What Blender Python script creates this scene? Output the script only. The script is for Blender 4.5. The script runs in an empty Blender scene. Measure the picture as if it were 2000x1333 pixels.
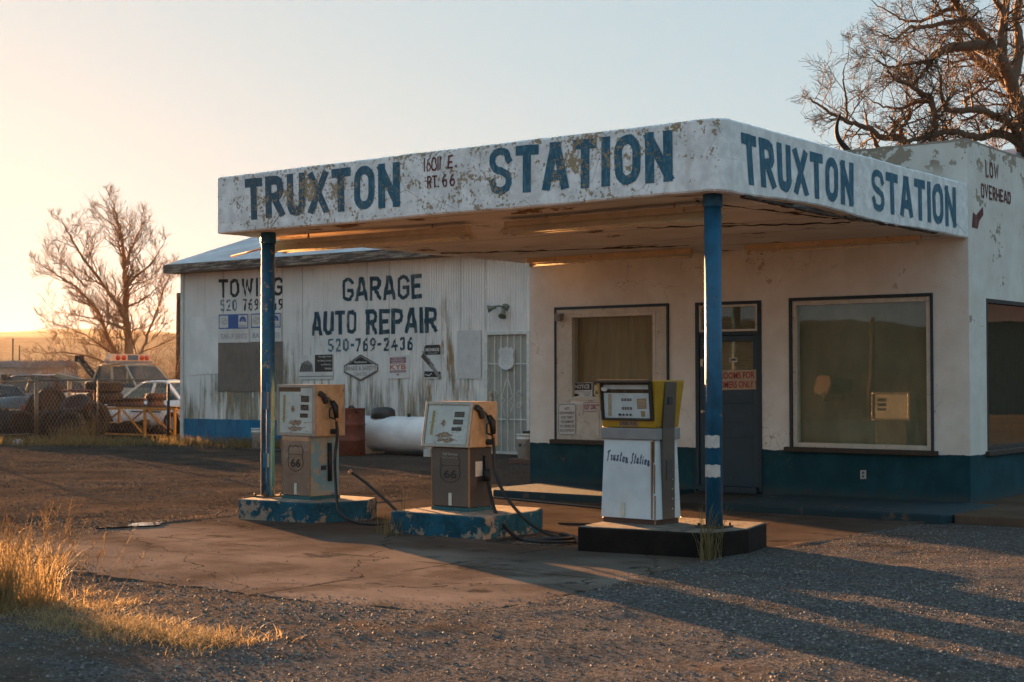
import bpy, bmesh, math, random
import numpy as np
from mathutils import Vector, Matrix

# ------------------------------------------------------------------ camera, world, sun, exposure
sc = bpy.context.scene
COL = sc.collection
YAW, PIT, ROL, FPX = 0.6523, 0.0238, -0.0021, 2967.13
EYE = Vector((6.5257, -17.3413, 1.4761))
_f = Vector((-math.sin(YAW)*math.cos(PIT), math.cos(YAW)*math.cos(PIT), math.sin(PIT)))
_r = Vector((math.cos(YAW), math.sin(YAW), 0)); _u = _r.cross(_f)
CR = _r*math.cos(ROL) + _u*math.sin(ROL); CU = -_r*math.sin(ROL) + _u*math.cos(ROL)
cam = bpy.data.cameras.new('camera'); camo = bpy.data.objects.new('camera', cam); COL.objects.link(camo)
camo.matrix_world = Matrix(((CR.x, CU.x, -_f.x, EYE.x), (CR.y, CU.y, -_f.y, EYE.y), (CR.z, CU.z, -_f.z, EYE.z), (0, 0, 0, 1)))
cam.sensor_width = 36; cam.lens = FPX/2000*36
cam.clip_start = .1; cam.clip_end = 20000
cam.dof.use_dof = True; cam.dof.focus_distance = 17.0; cam.dof.aperture_fstop = 4.5
sc.camera = camo

SUN_EL = math.radians(4.7)
SUN_AZ = math.radians(65.2)          # measured from +Y towards -X
S = Vector((-math.sin(SUN_AZ)*math.cos(SUN_EL), math.cos(SUN_AZ)*math.cos(SUN_EL), math.sin(SUN_EL)))
W = bpy.data.worlds.new('World'); sc.world = W; W.use_nodes = True
wn = W.node_tree; bg = wn.nodes['Background']
sky = wn.nodes.new('ShaderNodeTexSky'); sky.sky_type = 'NISHITA'; sky.sun_disc = False
sky.sun_elevation = SUN_EL; sky.sun_rotation = -SUN_AZ
sky.altitude = 1300; sky.air_density = 1.0; sky.dust_density = 1.6; sky.ozone_density = 1.0
EXPO = 2.85      # the photograph is exposed for the shaded walls; the sky is held back by a soft per-channel response
m1 = wn.nodes.new('ShaderNodeVectorMath'); m1.operation = 'MULTIPLY'; m1.inputs[1].default_value = (.15, .15, .15); wn.links.new(sky.outputs[0], m1.inputs[0])
sp_ = wn.nodes.new('ShaderNodeSeparateXYZ'); cb_ = wn.nodes.new('ShaderNodeCombineXYZ'); wn.links.new(m1.outputs[0], sp_.inputs[0])
for c_, (g_, k_) in enumerate(((.30, .705), (.18, .755), (.06, .745))):
    pw = wn.nodes.new('ShaderNodeMath'); pw.operation = 'POWER'; pw.inputs[1].default_value = g_; wn.links.new(sp_.outputs[c_], pw.inputs[0])
    mm = wn.nodes.new('ShaderNodeMath'); mm.operation = 'MULTIPLY'; mm.inputs[1].default_value = k_/2**EXPO/.08; wn.links.new(pw.outputs[0], mm.inputs[0]); wn.links.new(mm.outputs[0], cb_.inputs[c_])
wn.links.new(cb_.outputs[0], bg.inputs['Color']); bg.inputs['Strength'].default_value = 0.08
sun = bpy.data.lights.new('sun', 'SUN'); suno = bpy.data.objects.new('sun', sun); COL.objects.link(suno)
sun.energy = 5.0; sun.angle = math.radians(.5); sun.color = (1, .5, .2)
suno.rotation_euler = S.to_track_quat('Z', 'Y').to_euler()
sc.view_settings.view_transform = 'Standard'; sc.view_settings.look = 'None'
sc.view_settings.gamma = 1; sc.view_settings.exposure = EXPO
sc.render.engine = 'CYCLES'; sc.cycles.max_bounces = 8; sc.cycles.use_denoising = True
sc.cycles.sample_clamp_indirect = 6

G = -.09          # ground level
TOP = .135        # island tops
rnd = random.Random(7)
R = math.radians

# ------------------------------------------------------------------ survey: photo pixel (2000 wide) -> point on a real plane
def ray(x, y): return _f + CR*((x-1000)/FPX) - CU*((y-666.5)/FPX)
def onz(x, y, z=G): d = ray(x, y); return EYE + d*((z-EYE.z)/d.z)
def ony(x, y, Y=0.): d = ray(x, y); return EYE + d*((Y-EYE.y)/d.y)
def onx(x, y, X=0.): d = ray(x, y); return EYE + d*((X-EYE.x)/d.x)
def atd(x, y, d): return EYE + ray(x, y)*d

# ------------------------------------------------------------------ node helpers
class NT:
    def __init__(s, name):
        s.m = bpy.data.materials.new(name); s.m.use_nodes = True; s.t = s.m.node_tree
        s.bsdf = s.t.nodes['Principled BSDF']; s.out = s.t.nodes['Material Output']
    def n(s, typ, ins=None, **props):
        nd = s.t.nodes.new(typ)
        for k, v in props.items(): setattr(nd, k, v)
        for k, v in (ins or {}).items(): s.set(nd.inputs[k], v)
        return nd
    def set(s, sock, v):
        if isinstance(v, bpy.types.NodeSocket): s.t.links.new(v, sock)
        else:
            if isinstance(v, tuple) and len(v) == 3 and sock.type == 'RGBA': v = (*v, 1)
            sock.default_value = v
    def pos(s):
        if not hasattr(s, '_p'): s._p = s.n('ShaderNodeNewGeometry').outputs['Position']
        return s._p
    def obj(s): return s.n('ShaderNodeTexCoord').outputs['Object']
    def sep(s, v): return s.n('ShaderNodeSeparateXYZ', {0: v}).outputs
    def scale(s, v, x, y, z, off=(0, 0, 0)): return s.n('ShaderNodeMapping', {'Vector': v, 'Scale': (x, y, z), 'Location': off}).outputs[0]
    def math(s, op, a, b=0., c=0.):
        nd = s.n('ShaderNodeMath', {0: a, 1: b, 2: c}, operation=op); return nd.outputs[0]
    def noise(s, v, sc=5., det=4., ro=.55, dis=0.):
        return s.n('ShaderNodeTexNoise', {'Vector': v, 'Scale': sc, 'Detail': det, 'Roughness': ro, 'Distortion': dis}).outputs['Fac']
    def voro(s, v, sc=5., feature='F1', out='Distance', rand=1.):
        return s.n('ShaderNodeTexVoronoi', {'Vector': v, 'Scale': sc, 'Randomness': rand}, feature=feature).outputs[out]
    def step(s, v, a, b, lo=0., hi=1.):
        nd = s.n('ShaderNodeMapRange', {0: v, 1: a, 2: b, 3: lo, 4: hi}, interpolation_type='SMOOTHSTEP'); return nd.outputs[0]
    def lin(s, v, a, b, lo=0., hi=1.):
        return s.n('ShaderNodeMapRange', {0: v, 1: a, 2: b, 3: lo, 4: hi}).outputs[0]
    def mix(s, f, a, b, blend='MIX'):
        nd = s.n('ShaderNodeMix', data_type='RGBA', blend_type=blend)
        s.set(nd.inputs[0], f); s.set(nd.inputs[6], a); s.set(nd.inputs[7], b); return nd.outputs[2]
    def bump(s, h, dist=.01, strength=1., prev=None):
        ins = {'Height': h, 'Distance': dist, 'Strength': strength}
        if prev is not None: ins['Normal'] = prev
        return s.n('ShaderNodeBump', ins).outputs[0]
    def fin(s, col, rough=.6, metal=0., normal=None, spec=None):
        s.set(s.bsdf.inputs['Base Color'], col); s.set(s.bsdf.inputs['Roughness'], rough); s.set(s.bsdf.inputs['Metallic'], metal)
        if normal is not None: s.set(s.bsdf.inputs['Normal'], normal)
        if spec is not None: s.set(s.bsdf.inputs['Specular IOR Level'], spec)
        return s.m
def sc3(c, k): return tuple(min(1, v*k) for v in c)
_plain = {}
def plain(name, c, rough=.6, metal=0., var=.11, vs=6., bump=.0, bs=80., spec=None, dirt=None, dirt_amt=.0):
    if name in _plain: return _plain[name]
    t = NT(name); p = t.obj()
    a = t.noise(p, vs, 5, .6)
    col = t.mix(t.step(a, .3, .7), sc3(c, 1-var), sc3(c, 1+var))
    if dirt:
        d = t.step(t.noise(p, vs*2.3, 7, .7), .62-dirt_amt, .66-dirt_amt*.9); col = t.mix(d, col, dirt)
    rr = t.lin(t.noise(p, vs*3, 3), .3, .7, max(.02, rough-.12), min(1, rough+.12))
    nm = t.bump(t.noise(p, bs, 4), .004, bump) if bump else None
    _plain[name] = t.fin(col, rr, metal, nm, spec); return _plain[name]

# ------------------------------------------------------------------ mesh helpers
class MB:
    def __init__(s): s.v = []; s.f = []; s.sm = []
    def add(s, vs, fs, smooth=False):
        o = len(s.v); s.v.extend([tuple(p) for p in vs]); s.f.extend([tuple(i+o for i in f) for f in fs]); s.sm.extend([smooth]*len(fs)); return s
    def box(s, c, d, rot=None, taper=None):
        c = Vector(c); vs = []
        for dz in (-.5, .5):
            k = (taper or (1, 1)) if dz > 0 else (1, 1)
            for dx, dy in ((-.5, -.5), (.5, -.5), (.5, .5), (-.5, .5)):
                q = Vector((dx*d[0]*k[0], dy*d[1]*k[1], dz*d[2])); vs.append(c+(rot @ q if rot else q))
        return s.add(vs, [(3, 2, 1, 0), (4, 5, 6, 7), (0, 1, 5, 4), (1, 2, 6, 5), (2, 3, 7, 6), (3, 0, 4, 7)])
    def bx(s, x0, x1, y0, y1, z0, z1): return s.box(((x0+x1)/2, (y0+y1)/2, (z0+z1)/2), (x1-x0, y1-y0, z1-z0))
    def tube(s, pts, r, n=8, closed=False, caps=True, smooth=True):
        pts = [Vector(p) for p in pts]; k = len(pts); rs = r if isinstance(r, (list, tuple)) else [r]*k
        t0 = (pts[1]-pts[0]).normalized(); up = Vector((0, 0, 1)) if abs(t0.z) < .9 else Vector((1, 0, 0))
        a = t0.cross(up).normalized(); vs = []
        for i in range(k):
            if closed: t = pts[(i+1) % k]-pts[i-1]
            else: t = pts[min(i+1, k-1)]-pts[max(i-1, 0)]
            t = t.normalized() if t.length > 1e-9 else t0
            a = (a-t*a.dot(t)); a = a.normalized() if a.length > 1e-6 else t.orthogonal().normalized()
            b = t.cross(a)
            for j in range(n):
                th = 2*math.pi*j/n; vs.append(pts[i]+(a*math.cos(th)+b*math.sin(th))*rs[i])
        fs = []
        for i in range(k if closed else k-1):
            for j in range(n):
                p, q = i*n+j, i*n+(j+1) % n; p2, q2 = ((i+1) % k)*n+j, ((i+1) % k)*n+(j+1) % n
                fs.append((p, q, q2, p2))
        s.add(vs, fs, smooth)
        if caps and not closed:
            o = len(s.v)-len(vs); s.f.append(tuple(o+j for j in range(n))[::-1]); s.f.append(tuple(o+(k-1)*n+j for j in range(n))); s.sm += [False, False]
        return s
    def cyl(s, a, b, r, n=16, r1=None, smooth=True): return s.tube([a, b], [r, r if r1 is None else r1], n, smooth=smooth)
    def lathe(s, prof, n=24, M=None, smooth=True, closed=False):
        M = M or Matrix(); vs = []
        for r, z in prof:
            for j in range(n):
                th = 2*math.pi*j/n; vs.append(M @ Vector((r*math.cos(th), r*math.sin(th), z)))
        k = len(prof); fs = []
        for i in range(k if closed else k-1):
            for j in range(n):
                i2 = (i+1) % k; fs.append((i*n+j, i*n+(j+1) % n, i2*n+(j+1) % n, i2*n+j))
        s.add(vs, fs, smooth)
        if not closed:
            o = len(s.v)-len(vs)
            if prof[0][0] > 1e-5: s.f.append(tuple(o+j for j in range(n))[::-1]); s.sm.append(False)
            if prof[-1][0] > 1e-5: s.f.append(tuple(o+(k-1)*n+j for j in range(n))); s.sm.append(False)
        return s
    def prism(s, poly, z0, z1, M=None, smooth=False):
        M = M or Matrix(); k = len(poly)
        vs = [M @ Vector((x, y, z0)) for x, y in poly]+[M @ Vector((x, y, z1)) for x, y in poly]
        fs = [tuple(range(k))[::-1], tuple(range(k, 2*k))]+[(i, (i+1) % k, k+(i+1) % k, k+i) for i in range(k)]
        return s.add(vs, fs, smooth)
    def loft(s, secs, smooth=True, caps=True, closed=True):
        k = len(secs[0]); vs = [p for q in secs for p in q]; fs = []
        for i in range(len(secs)-1):
            for j in range(k if closed else k-1): fs.append((i*k+j, i*k+(j+1) % k, (i+1)*k+(j+1) % k, (i+1)*k+j))
        s.add(vs, fs, smooth)
        if caps:
            o = len(s.v)-len(vs); s.f.append(tuple(o+j for j in range(k))[::-1]); s.f.append(tuple(o+(len(secs)-1)*k+j for j in range(k))); s.sm += [False]*2
        return s
    def quad(s, *q): return s.add(q, [tuple(range(len(q)))])
    def build(s, name, mat, parent=None, bevel=0., seg=2, fix=True, local=False):
        me = bpy.data.meshes.new(name); me.from_pydata([tuple(p) for p in s.v], [], s.f)
        me.polygons.foreach_set('use_smooth', s.sm)
        if fix and len(s.f) < 60000:
            bm = bmesh.new(); bm.from_mesh(me); bmesh.ops.recalc_face_normals(bm, faces=bm.faces); bm.to_mesh(me); bm.free()
        me.materials.append(mat); o = bpy.data.objects.new(name, me); COL.objects.link(o)
        if parent is not None: attach(o, parent, local)
        if bevel:
            b = o.modifiers.new('bevel', 'BEVEL'); b.width = bevel; b.segments = seg; b.limit_method = 'ANGLE'; b.angle_limit = R(40)
        return o
def world_of(o):
    return (world_of(o.parent) @ o.matrix_parent_inverse if o.parent else Matrix()) @ o.matrix_basis
def attach(o, parent, local=False):
    o.parent = parent
    if not local: o.matrix_parent_inverse = world_of(parent).inverted()
def big(name, verts, faces, mat, parent=None, smooth=False):       # numpy arrays, all faces of equal size
    me = bpy.data.meshes.new(name); nv, (nf, k) = len(verts), faces.shape
    me.vertices.add(nv); me.vertices.foreach_set('co', np.ascontiguousarray(verts, dtype=np.float32).ravel())
    me.loops.add(nf*k); me.loops.foreach_set('vertex_index', np.ascontiguousarray(faces, dtype=np.int32).ravel())
    me.polygons.add(nf); me.polygons.foreach_set('loop_start', np.arange(0, nf*k, k, dtype=np.int32))
    me.polygons.foreach_set('use_smooth', np.full(nf, smooth)); me.update(calc_edges=True); me.materials.append(mat)
    o = bpy.data.objects.new(name, me); COL.objects.link(o)
    if parent is not None: attach(o, parent)
    return o
def tag(o, label, cat, group=None, kind=None):
    o['label'] = label; o['category'] = cat
    if group: o['group'] = group
    if kind: o['kind'] = kind
    return o
def thing(name, label, cat, loc=(0, 0, 0), rz=0., group=None):
    o = bpy.data.objects.new(name, None); COL.objects.link(o); o.location = loc; o.rotation_euler = (0, 0, rz); o.empty_display_size = .2
    return tag(o, label, cat, group)
def struct(o, label=None):
    o['kind'] = 'structure'
    if label: o['label'] = label
    return o
def dup(root, loc, rz=0., label=None, rot=None):
    c = root.copy(); COL.objects.link(c); c.location = loc; c.rotation_euler = rot or (0, 0, rz)
    if label: c['label'] = label
    def kids(a, b):
        for ch in [o for o in bpy.data.objects if o.parent == a and o is not b]:
            d = ch.copy(); COL.objects.link(d); d.parent = b; kids(ch, d)
    kids(root, c); return c

# ------------------------------------------------------------------ lettering: own stroke alphabet and the built-in font
def arc(cx, cy, rx, ry, a0, a1, n=8):
    return [(cx+rx*math.cos(R(a0+(a1-a0)*i/n)), cy+ry*math.sin(R(a0+(a1-a0)*i/n))) for i in range(n+1)]
def oval(n=10, e=.30): return arc(.5, 1-e, .5, e, 0, 180, n)+arc(.5, e, .5, e, 180, 360, n)+[(1, 1-e)]
def cat2(P, n=4):
    P = [Vector(p) for p in P]; P = [P[0]*2-P[1]]+P+[P[-1]*2-P[-2]]; o = []
    for i in range(1, len(P)-2):
        a, b, c, d = P[i-1:i+3]
        for k in range(n): t_ = k/n; o.append(tuple(.5*((2*b)+(c-a)*t_+(2*a-5*b+4*c-d)*t_*t_+(3*b-a-3*c+d)*t_**3)))
    return o+[tuple(P[-2])]
_SCR = 'ainortux'
GL = {
 'T': (1, [[(0, 1), (1, 1)], [(.5, 1), (.5, 0)]]),
 'R': (1, [[(0, 0), (0, 1)], [(0, 1)]+arc(.55, .74, .45, .26, 90, -90)+[(0, .48)], [(.45, .48), (1, 0)]]),
 'P': (1, [[(0, 0), (0, 1)], [(0, 1)]+arc(.55, .73, .45, .27, 90, -90)+[(0, .46)]]),
 'U': (1, [[(0, 1)]+arc(.5, .28, .5, .28, 180, 360, 10)+[(1, 1)]]),
 'X': (1.05, [[(0, 1), (1, 0)], [(1, 1), (0, 0)]]),
 'O': (1.02, [oval()]), '0': (.9, [oval()]),
 'N': (1.1, [[(0, 0), (0, 1)], [(0, 1), (1, 0)], [(1, 0), (1, 1)]]),
 'S': (1, [cat2([(.97, .78), (.86, .94), (.5, 1), (.14, .94), (.0, .76), (.12, .60), (.5, .5), (.88, .40), (1, .24), (.86, .06), (.5, 0), (.14, .06), (.03, .22)])]),
 'A': (1.12, [[(0, 0), (.40, 1)], [(.60, 1), (1, 0)], [(.42, 1), (.58, 1)], [(.22, .27), (.78, .27)]]),
 'I': (.0, [[(.5, 0), (.5, 1)]]), '1': (.0, [[(.5, 0), (.5, 1)]]),
 'G': (1, [arc(.5, .72, .5, .28, 20, 180, 8)+arc(.5, .28, .5, .28, 180, 360, 9)+[(1, .46), (.55, .46)]]),
 'E': (.85, [[(0, 0), (0, 1)], [(0, 1), (1, 1)], [(0, .52), (.85, .52)], [(0, 0), (1, 0)]]),
 'L': (.8, [[(0, 1), (0, 0), (1, 0)]]),
 'W': (1.4, [[(0, 1), (.25, 0), (.5, .9), (.75, 0), (1, 1)]]),
 'V': (1.05, [[(0, 1), (.5, 0), (1, 1)]]),
 'H': (1, [[(0, 0), (0, 1)], [(1, 0), (1, 1)], [(0, .5), (1, .5)]]),
 'D': (1, [[(0, 0), (0, 1)], [(0, 1)]+arc(.5, .65, .5, .35, 90, 0)+arc(.5, .35, .5, .35, 0, -90)+[(0, 0)]]),
 '2': (.9, [arc(.5, .74, .5, .26, 165, -20, 8)+[(.0, .0), (1, 0)]]),
 '3': (.9, [arc(.5, .76, .48, .24, 150, -80, 8), arc(.5, .26, .5, .27, 85, -150, 9)]),
 '4': (.95, [[(.75, 0), (.75, 1), (0, .3), (1, .3)]]),
 '5': (.9, [[(.95, 1), (.1, 1), (.05, .58)]+arc(.5, .3, .5, .3, 110, -150, 9)]),
 '6': (.9, [arc(.5, .28, .5, .28, 160, 520, 14), [(0, .28), (.05, .55), (.25, .8), (.75, 1)]]),
 '7': (.9, [[(0, 1), (1, 1), (.35, 0)]]),
 '9': (.9, [arc(.5, .72, .5, .28, -20, 340, 14), [(1, .72), (.95, .45), (.75, .2), (.25, 0)]]),
 '-': (.45, [[(0, .48), (1, .48)]]), '.': (.0, [[(.5, 0), (.5, .04)]]), ' ': (.6, []),
 # brush script
 'a': (.75, [arc(.4, .2, .38, .2, 20, 380, 12), [(.8, .4), (.78, .1), (.9, 0), (1.15, .1)]]),
 'i': (.3, [[(.2, .4), (.3, .05), (.6, .0), (1.1, .12)], [(.35, .55), (.45, .58)]]),
 'n': (.8, [[(0, .4), (.1, 0)], [(.1, .2), (.4, .4), (.65, .36), (.7, .08), (.85, 0), (1.15, .12)]]),
 'o': (.75, [arc(.45, .2, .4, .2, 90, 450, 12), [(.5, .38), (.8, .33), (1.15, .38)]]),
 'r': (.6, [[(0, .3), (.3, .42), (.35, .36), (.75, .36), (.62, .05), (.8, 0), (1.15, .1)]]),
 't': (.5, [[(.55, .85), (.35, .1), (.5, 0), (1.1, .12)], [(.0, .58), (1.0, .62)]]),
 'u': (.8, [[(0, .4), (.05, .08), (.3, 0), (.6, .12), (.75, .4)], [(.75, .4), (.7, .06), (.85, 0), (1.15, .1)]]),
 'x': (.7, [[(0, .4), (.25, .35), (.6, .02), (1.1, .1)], [(.85, .42), (.05, 0)]]),
 '^T': (1.0, [[(0, .82), (.2, .92), (1.05, 1)], [(.6, .96), (.4, .5), (.45, .1), (.3, -.02)]]),
 '^S': (1.0, [[(.95, .85), (.75, 1), (.4, .92), (.35, .7), (.65, .48), (.7, .2), (.4, 0), (.05, .12)]]),
}
for k_ in _SCR: GL[k_] = (GL[k_][0], [[(x_, y_*(1.32 if k_ != 't' else 1.05)) for x_, y_ in p_] for p_ in GL[k_][1]])
def stroke_quads(poly, hw, lo=None, hi=None):
    n = len(poly); closed = math.dist(poly[0], poly[-1]) < 1e-6
    L, Rr = [], []
    P = [Vector(p) for p in poly]
    if not closed:
        d = (P[0]-P[1]).normalized(); P[0] = P[0]+d*hw
        d = (P[-1]-P[-2]).normalized(); P[-1] = P[-1]+d*hw
    for i in range(n):
        if closed: a = P[i-1] if i else P[-2]; b = P[(i+1)] if i < n-1 else P[1]
        else: a = P[max(i-1, 0)]; b = P[min(i+1, n-1)]
        d1 = (P[i]-a); d2 = (b-P[i])
        d1 = d1.normalized() if d1.length > 1e-9 else d2.normalized(); d2 = d2.normalized() if d2.length > 1e-9 else d1
        n1 = Vector((-d1.y, d1.x)); n2 = Vector((-d2.y, d2.x)); m = n1+n2
        m = m.normalized() if m.length > 1e-6 else n1
        k = hw/max(.5, m.dot(n1)); L.append(P[i]+m*k); Rr.append(P[i]-m*k)
    cl = lambda p: (p.x, min(max(p.y, lo), hi)) if lo is not None else (p.x, p.y)
    return [(cl(L[i]), cl(L[i+1]), cl(Rr[i+1]), cl(Rr[i])) for i in range(n-1)]
def stroke_text(text, w, h, s, gap, jit=0., clamp=True, slant=0.):
    """list of (layer, quad) filling a w x h rectangle"""
    toks = []; i = 0
    while i < len(text):
        if text[i] == '^': toks.append(text[i:i+2]); i += 2
        else: toks.append(text[i]); i += 1
    ws = sum(GL[t][0] for t in toks); fixed = len(toks)*s+gap*(len(toks)-1)
    unit = max(.02*h, (w-fixed)/max(ws, .01)); x = 0; out = []; rr = random.Random(len(text)*31+5)
    for t in toks:
        gw, strokes = GL[t]; cw = gw*unit
        if t == ' ': cw = gw*unit-gap*.5
        for li, st in enumerate(strokes):
            ss = s*{'S': .74, 'O': .9, 'G': .84, '2': .85, '3': .8, '6': .85, '9': .85, '5': .85}.get(t, 1.)
            pts = [(x+ss/2+px*(cw+s-ss)+rr.uniform(-jit, jit), ss/2+py*(h-ss)+rr.uniform(-jit, jit)) for px, py in st]
            if math.dist(st[0], st[-1]) < 1e-6: pts[-1] = pts[0]
            pts = [(a+slant*b, b) for a, b in pts]
            for q in stroke_quads(pts, ss/2, 0 if clamp else None, h): out.append((li, q))
        x += cw+s+gap
    return out
def paint_text(name, text, corners, nrm, mat, parent, s, gap, off=.004, jit=0., drape=None, arch=0., slant=0., clamp=True):
    """corners: TL, TR, BL, BR points on the wall; letters lie on the wall, off metres proud"""
    TL, TR, BL, BR = [Vector(c) for c in corners]; w = ((TR-TL).length+(BR-BL).length)/2; h = ((TL-BL).length+(TR-BR).length)/2
    mb = MB(); nrm = Vector(nrm)
    for li, q in stroke_text(text, w, h, s, gap, jit, clamp, slant):
        vs = []
        for u, v in q:
            a, b = u/w, v/h; p = (BL*(1-a)+BR*a)*(1-b)+(TL*(1-a)+TR*a)*b
            if arch: p = p+(TL-BL).normalized()*arch*(1-(2*a-1)**2)
            vs.append(p+nrm*(off+li*.0007))
        mb.quad(*vs)
    o = mb.build(name, mat, parent, fix=False)
    if drape:
        x0 = min(v[0] for v in mb.v); x1 = max(v[0] for v in mb.v); bm = bmesh.new(); bm.from_mesh(o.data)
        st = PITCH/6; k = math.ceil(x0/st)
        while k*st < x1:
            bmesh.ops.bisect_plane(bm, geom=bm.verts[:]+bm.edges[:]+bm.faces[:], plane_co=(k*st, 0, 0), plane_no=(1, 0, 0)); k += 1
        for v in bm.verts: v.co.y += drape(v.co.x)
        bm.to_mesh(o.data); bm.free()
    return o
_fc = {}
def font_mesh(text, bold=0.):
    k = (text, bold)
    if k not in _fc:
        cu = bpy.data.curves.new('t', 'FONT'); cu.body = text; cu.offset = bold; cu.resolution_u = 3; cu.align_x = 'CENTER'; cu.space_line = .9
        ob = bpy.data.objects.new('t', cu); COL.objects.link(ob)
        dg = bpy.context.evaluated_depsgraph_get(); me = bpy.data.meshes.new_from_object(ob.evaluated_get(dg))
        _fc[k] = ([v.co.copy() for v in me.vertices], [tuple(p.vertices) for p in me.polygons])
        bpy.data.objects.remove(ob); bpy.data.curves.remove(cu); bpy.data.meshes.remove(me)
    return _fc[k]
def font_in(mb, text, org, U, V, off, bold=.0):
    """fit a text's bounding box into the parallelogram org + a*U + b*V, off along U x V"""
    vs, fs = font_mesh(text, bold); U = Vector(U); V = Vector(V); n = U.cross(V).normalized()*off
    x0 = min(v.x for v in vs); x1 = max(v.x for v in vs); y0 = min(v.y for v in vs); y1 = max(v.y for v in vs)
    mb.add([Vector(org)+U*((v.x-x0)/(x1-x0))+V*((v.y-y0)/(y1-y0))+n for v in vs], fs); return mb
class Board:
    """a flat board with local (u right, v up, 0..1) coordinates spanned by TL, TR, BL"""
    def __init__(s, TL, TR, BL): s.o = Vector(BL); s.U = Vector(TR)-Vector(TL); s.V = Vector(TL)-Vector(BL); s.n = s.U.cross(s.V).normalized()
    def p(s, u, v, off=0.): return s.o+s.U*u+s.V*v+s.n*off
    def slab(s, mb, u0, u1, v0, v1, z0, z1):
        q = [(u0, v0), (u1, v0), (u1, v1), (u0, v1)]
        return mb.add([s.p(a, b, z0) for a, b in q]+[s.p(a, b, z1) for a, b in q], [(3, 2, 1, 0), (4, 5, 6, 7), (0, 1, 5, 4), (1, 2, 6, 5), (2, 3, 7, 6), (3, 0, 4, 7)])
    def flat(s, mb, poly, z): return mb.add([s.p(a, b, z) for a, b in poly], [tuple(range(len(poly)))])
    def text(s, mb, t, u0, u1, v0, v1, z, bold=0.): return font_in(mb, t, s.p(u0, v0), s.U*(u1-u0), s.V*(v1-v0), z, bold)
    def line(s, mb, pts, wid, z):
        ul, vl = s.U.length, s.V.length
        for q in stroke_quads([(a*ul, b*vl) for a, b in pts], wid/2): mb.add([s.p(a/ul, b/vl, z) for a, b in q], [(0, 1, 2, 3)])
        return mb

# ------------------------------------------------------------------ materials of the setting
BLUE = (.014, .085, .135); WHITE = (.66, .65, .62); TAN = (.36, .25, .15)
def peel(t, thr, zbias=None):
    """flaking paint, laid out in world space so that a wall and the letters painted on it flake together"""
    p = t.pos(); v = t.math('MULTIPLY', t.noise(p, 26, 6, .7), .62)
    v = t.math('MULTIPLY_ADD', t.noise(p, 5.5, 5, .6), .33, v); v = t.math('MULTIPLY_ADD', t.noise(t.scale(p, 1, 1, 1, (4.6, 2.2, 0)), 1.1, 3, .5), .20, v)
    if zbias is not None: v = t.math('ADD', v, zbias)
    return t.step(v, thr, thr+.012)
def fascia_bias(t):
    xyz = t.sep(t.pos())
    top = t.math('MULTIPLY', t.step(xyz[2], 3.60, 3.76), .06)
    mid = t.math('MULTIPLY', t.step(t.math('ABSOLUTE', t.math('SUBTRACT', xyz[2], 3.45)), .16, .0), .035)
    fr = t.step(xyz[1], -5.7, -5.79)                        # the front is far more weathered than the side
    return t.math('ADD', t.math('ADD', t.math('MULTIPLY', top, t.math('MULTIPLY_ADD', fr, .8, .2)), mid), t.math('MULTIPLY_ADD', fr, .09, -.09))
def m_fascia(name, paint, fade, thr=.640):
    t = NT(name); p = t.pos(); mk = peel(t, thr, fascia_bias(t))
    a = t.noise(p, 7, 6, .65); col = t.mix(t.step(a, .35, .7), sc3(paint, .82), sc3(paint, 1.1))
    if fade:                                                # sign paint worn thin, brush marks
        col = t.mix(t.math('MULTIPLY', t.step(t.noise(t.scale(p, 9, 9, 3), 3.2, 7, .72), .44, .70), .7), col, (.14, .28, .34))
        col = t.mix(t.math('MULTIPLY', t.step(t.sep(p)[0], -3.2, -6.2), .6), col, (.065, .07, .085))
    else:
        col = t.mix(t.math('MULTIPLY', t.step(t.noise(t.scale(p, 6, 6, .7), 1.2, 6, .7), .5, .75), .35), col, (.42, .35, .27))
    und = t.mix(t.noise(p, 30, 4), (.26, .18, .10), (.48, .36, .23))
    ck = t.math('LESS_THAN', t.voro(t.scale(p, 1, 1, 1), 1.7, 'DISTANCE_TO_EDGE'), .0022)
    col = t.mix(t.math('MULTIPLY', ck, t.step(t.noise(p, 1.5, 2), .45, .6)), col, (.12, .09, .06))
    col = t.mix(mk, col, und)
    h = t.math('SUBTRACT', t.math('MULTIPLY', t.noise(p, 60, 5, .6), .4), t.math('MULTIPLY', mk, .6))
    return t.fin(col, .75, 0, t.bump(h, .006, .8))
M_FASCIA = m_fascia('weathered_white_fascia', (.87, .865, .85), False)
M_SIGNBLUE = m_fascia('faded_sign_blue', (.022, .120, .195), True)
M_SIGNRED = m_fascia('sign_red', (.13, .022, .018), False, .72)

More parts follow.
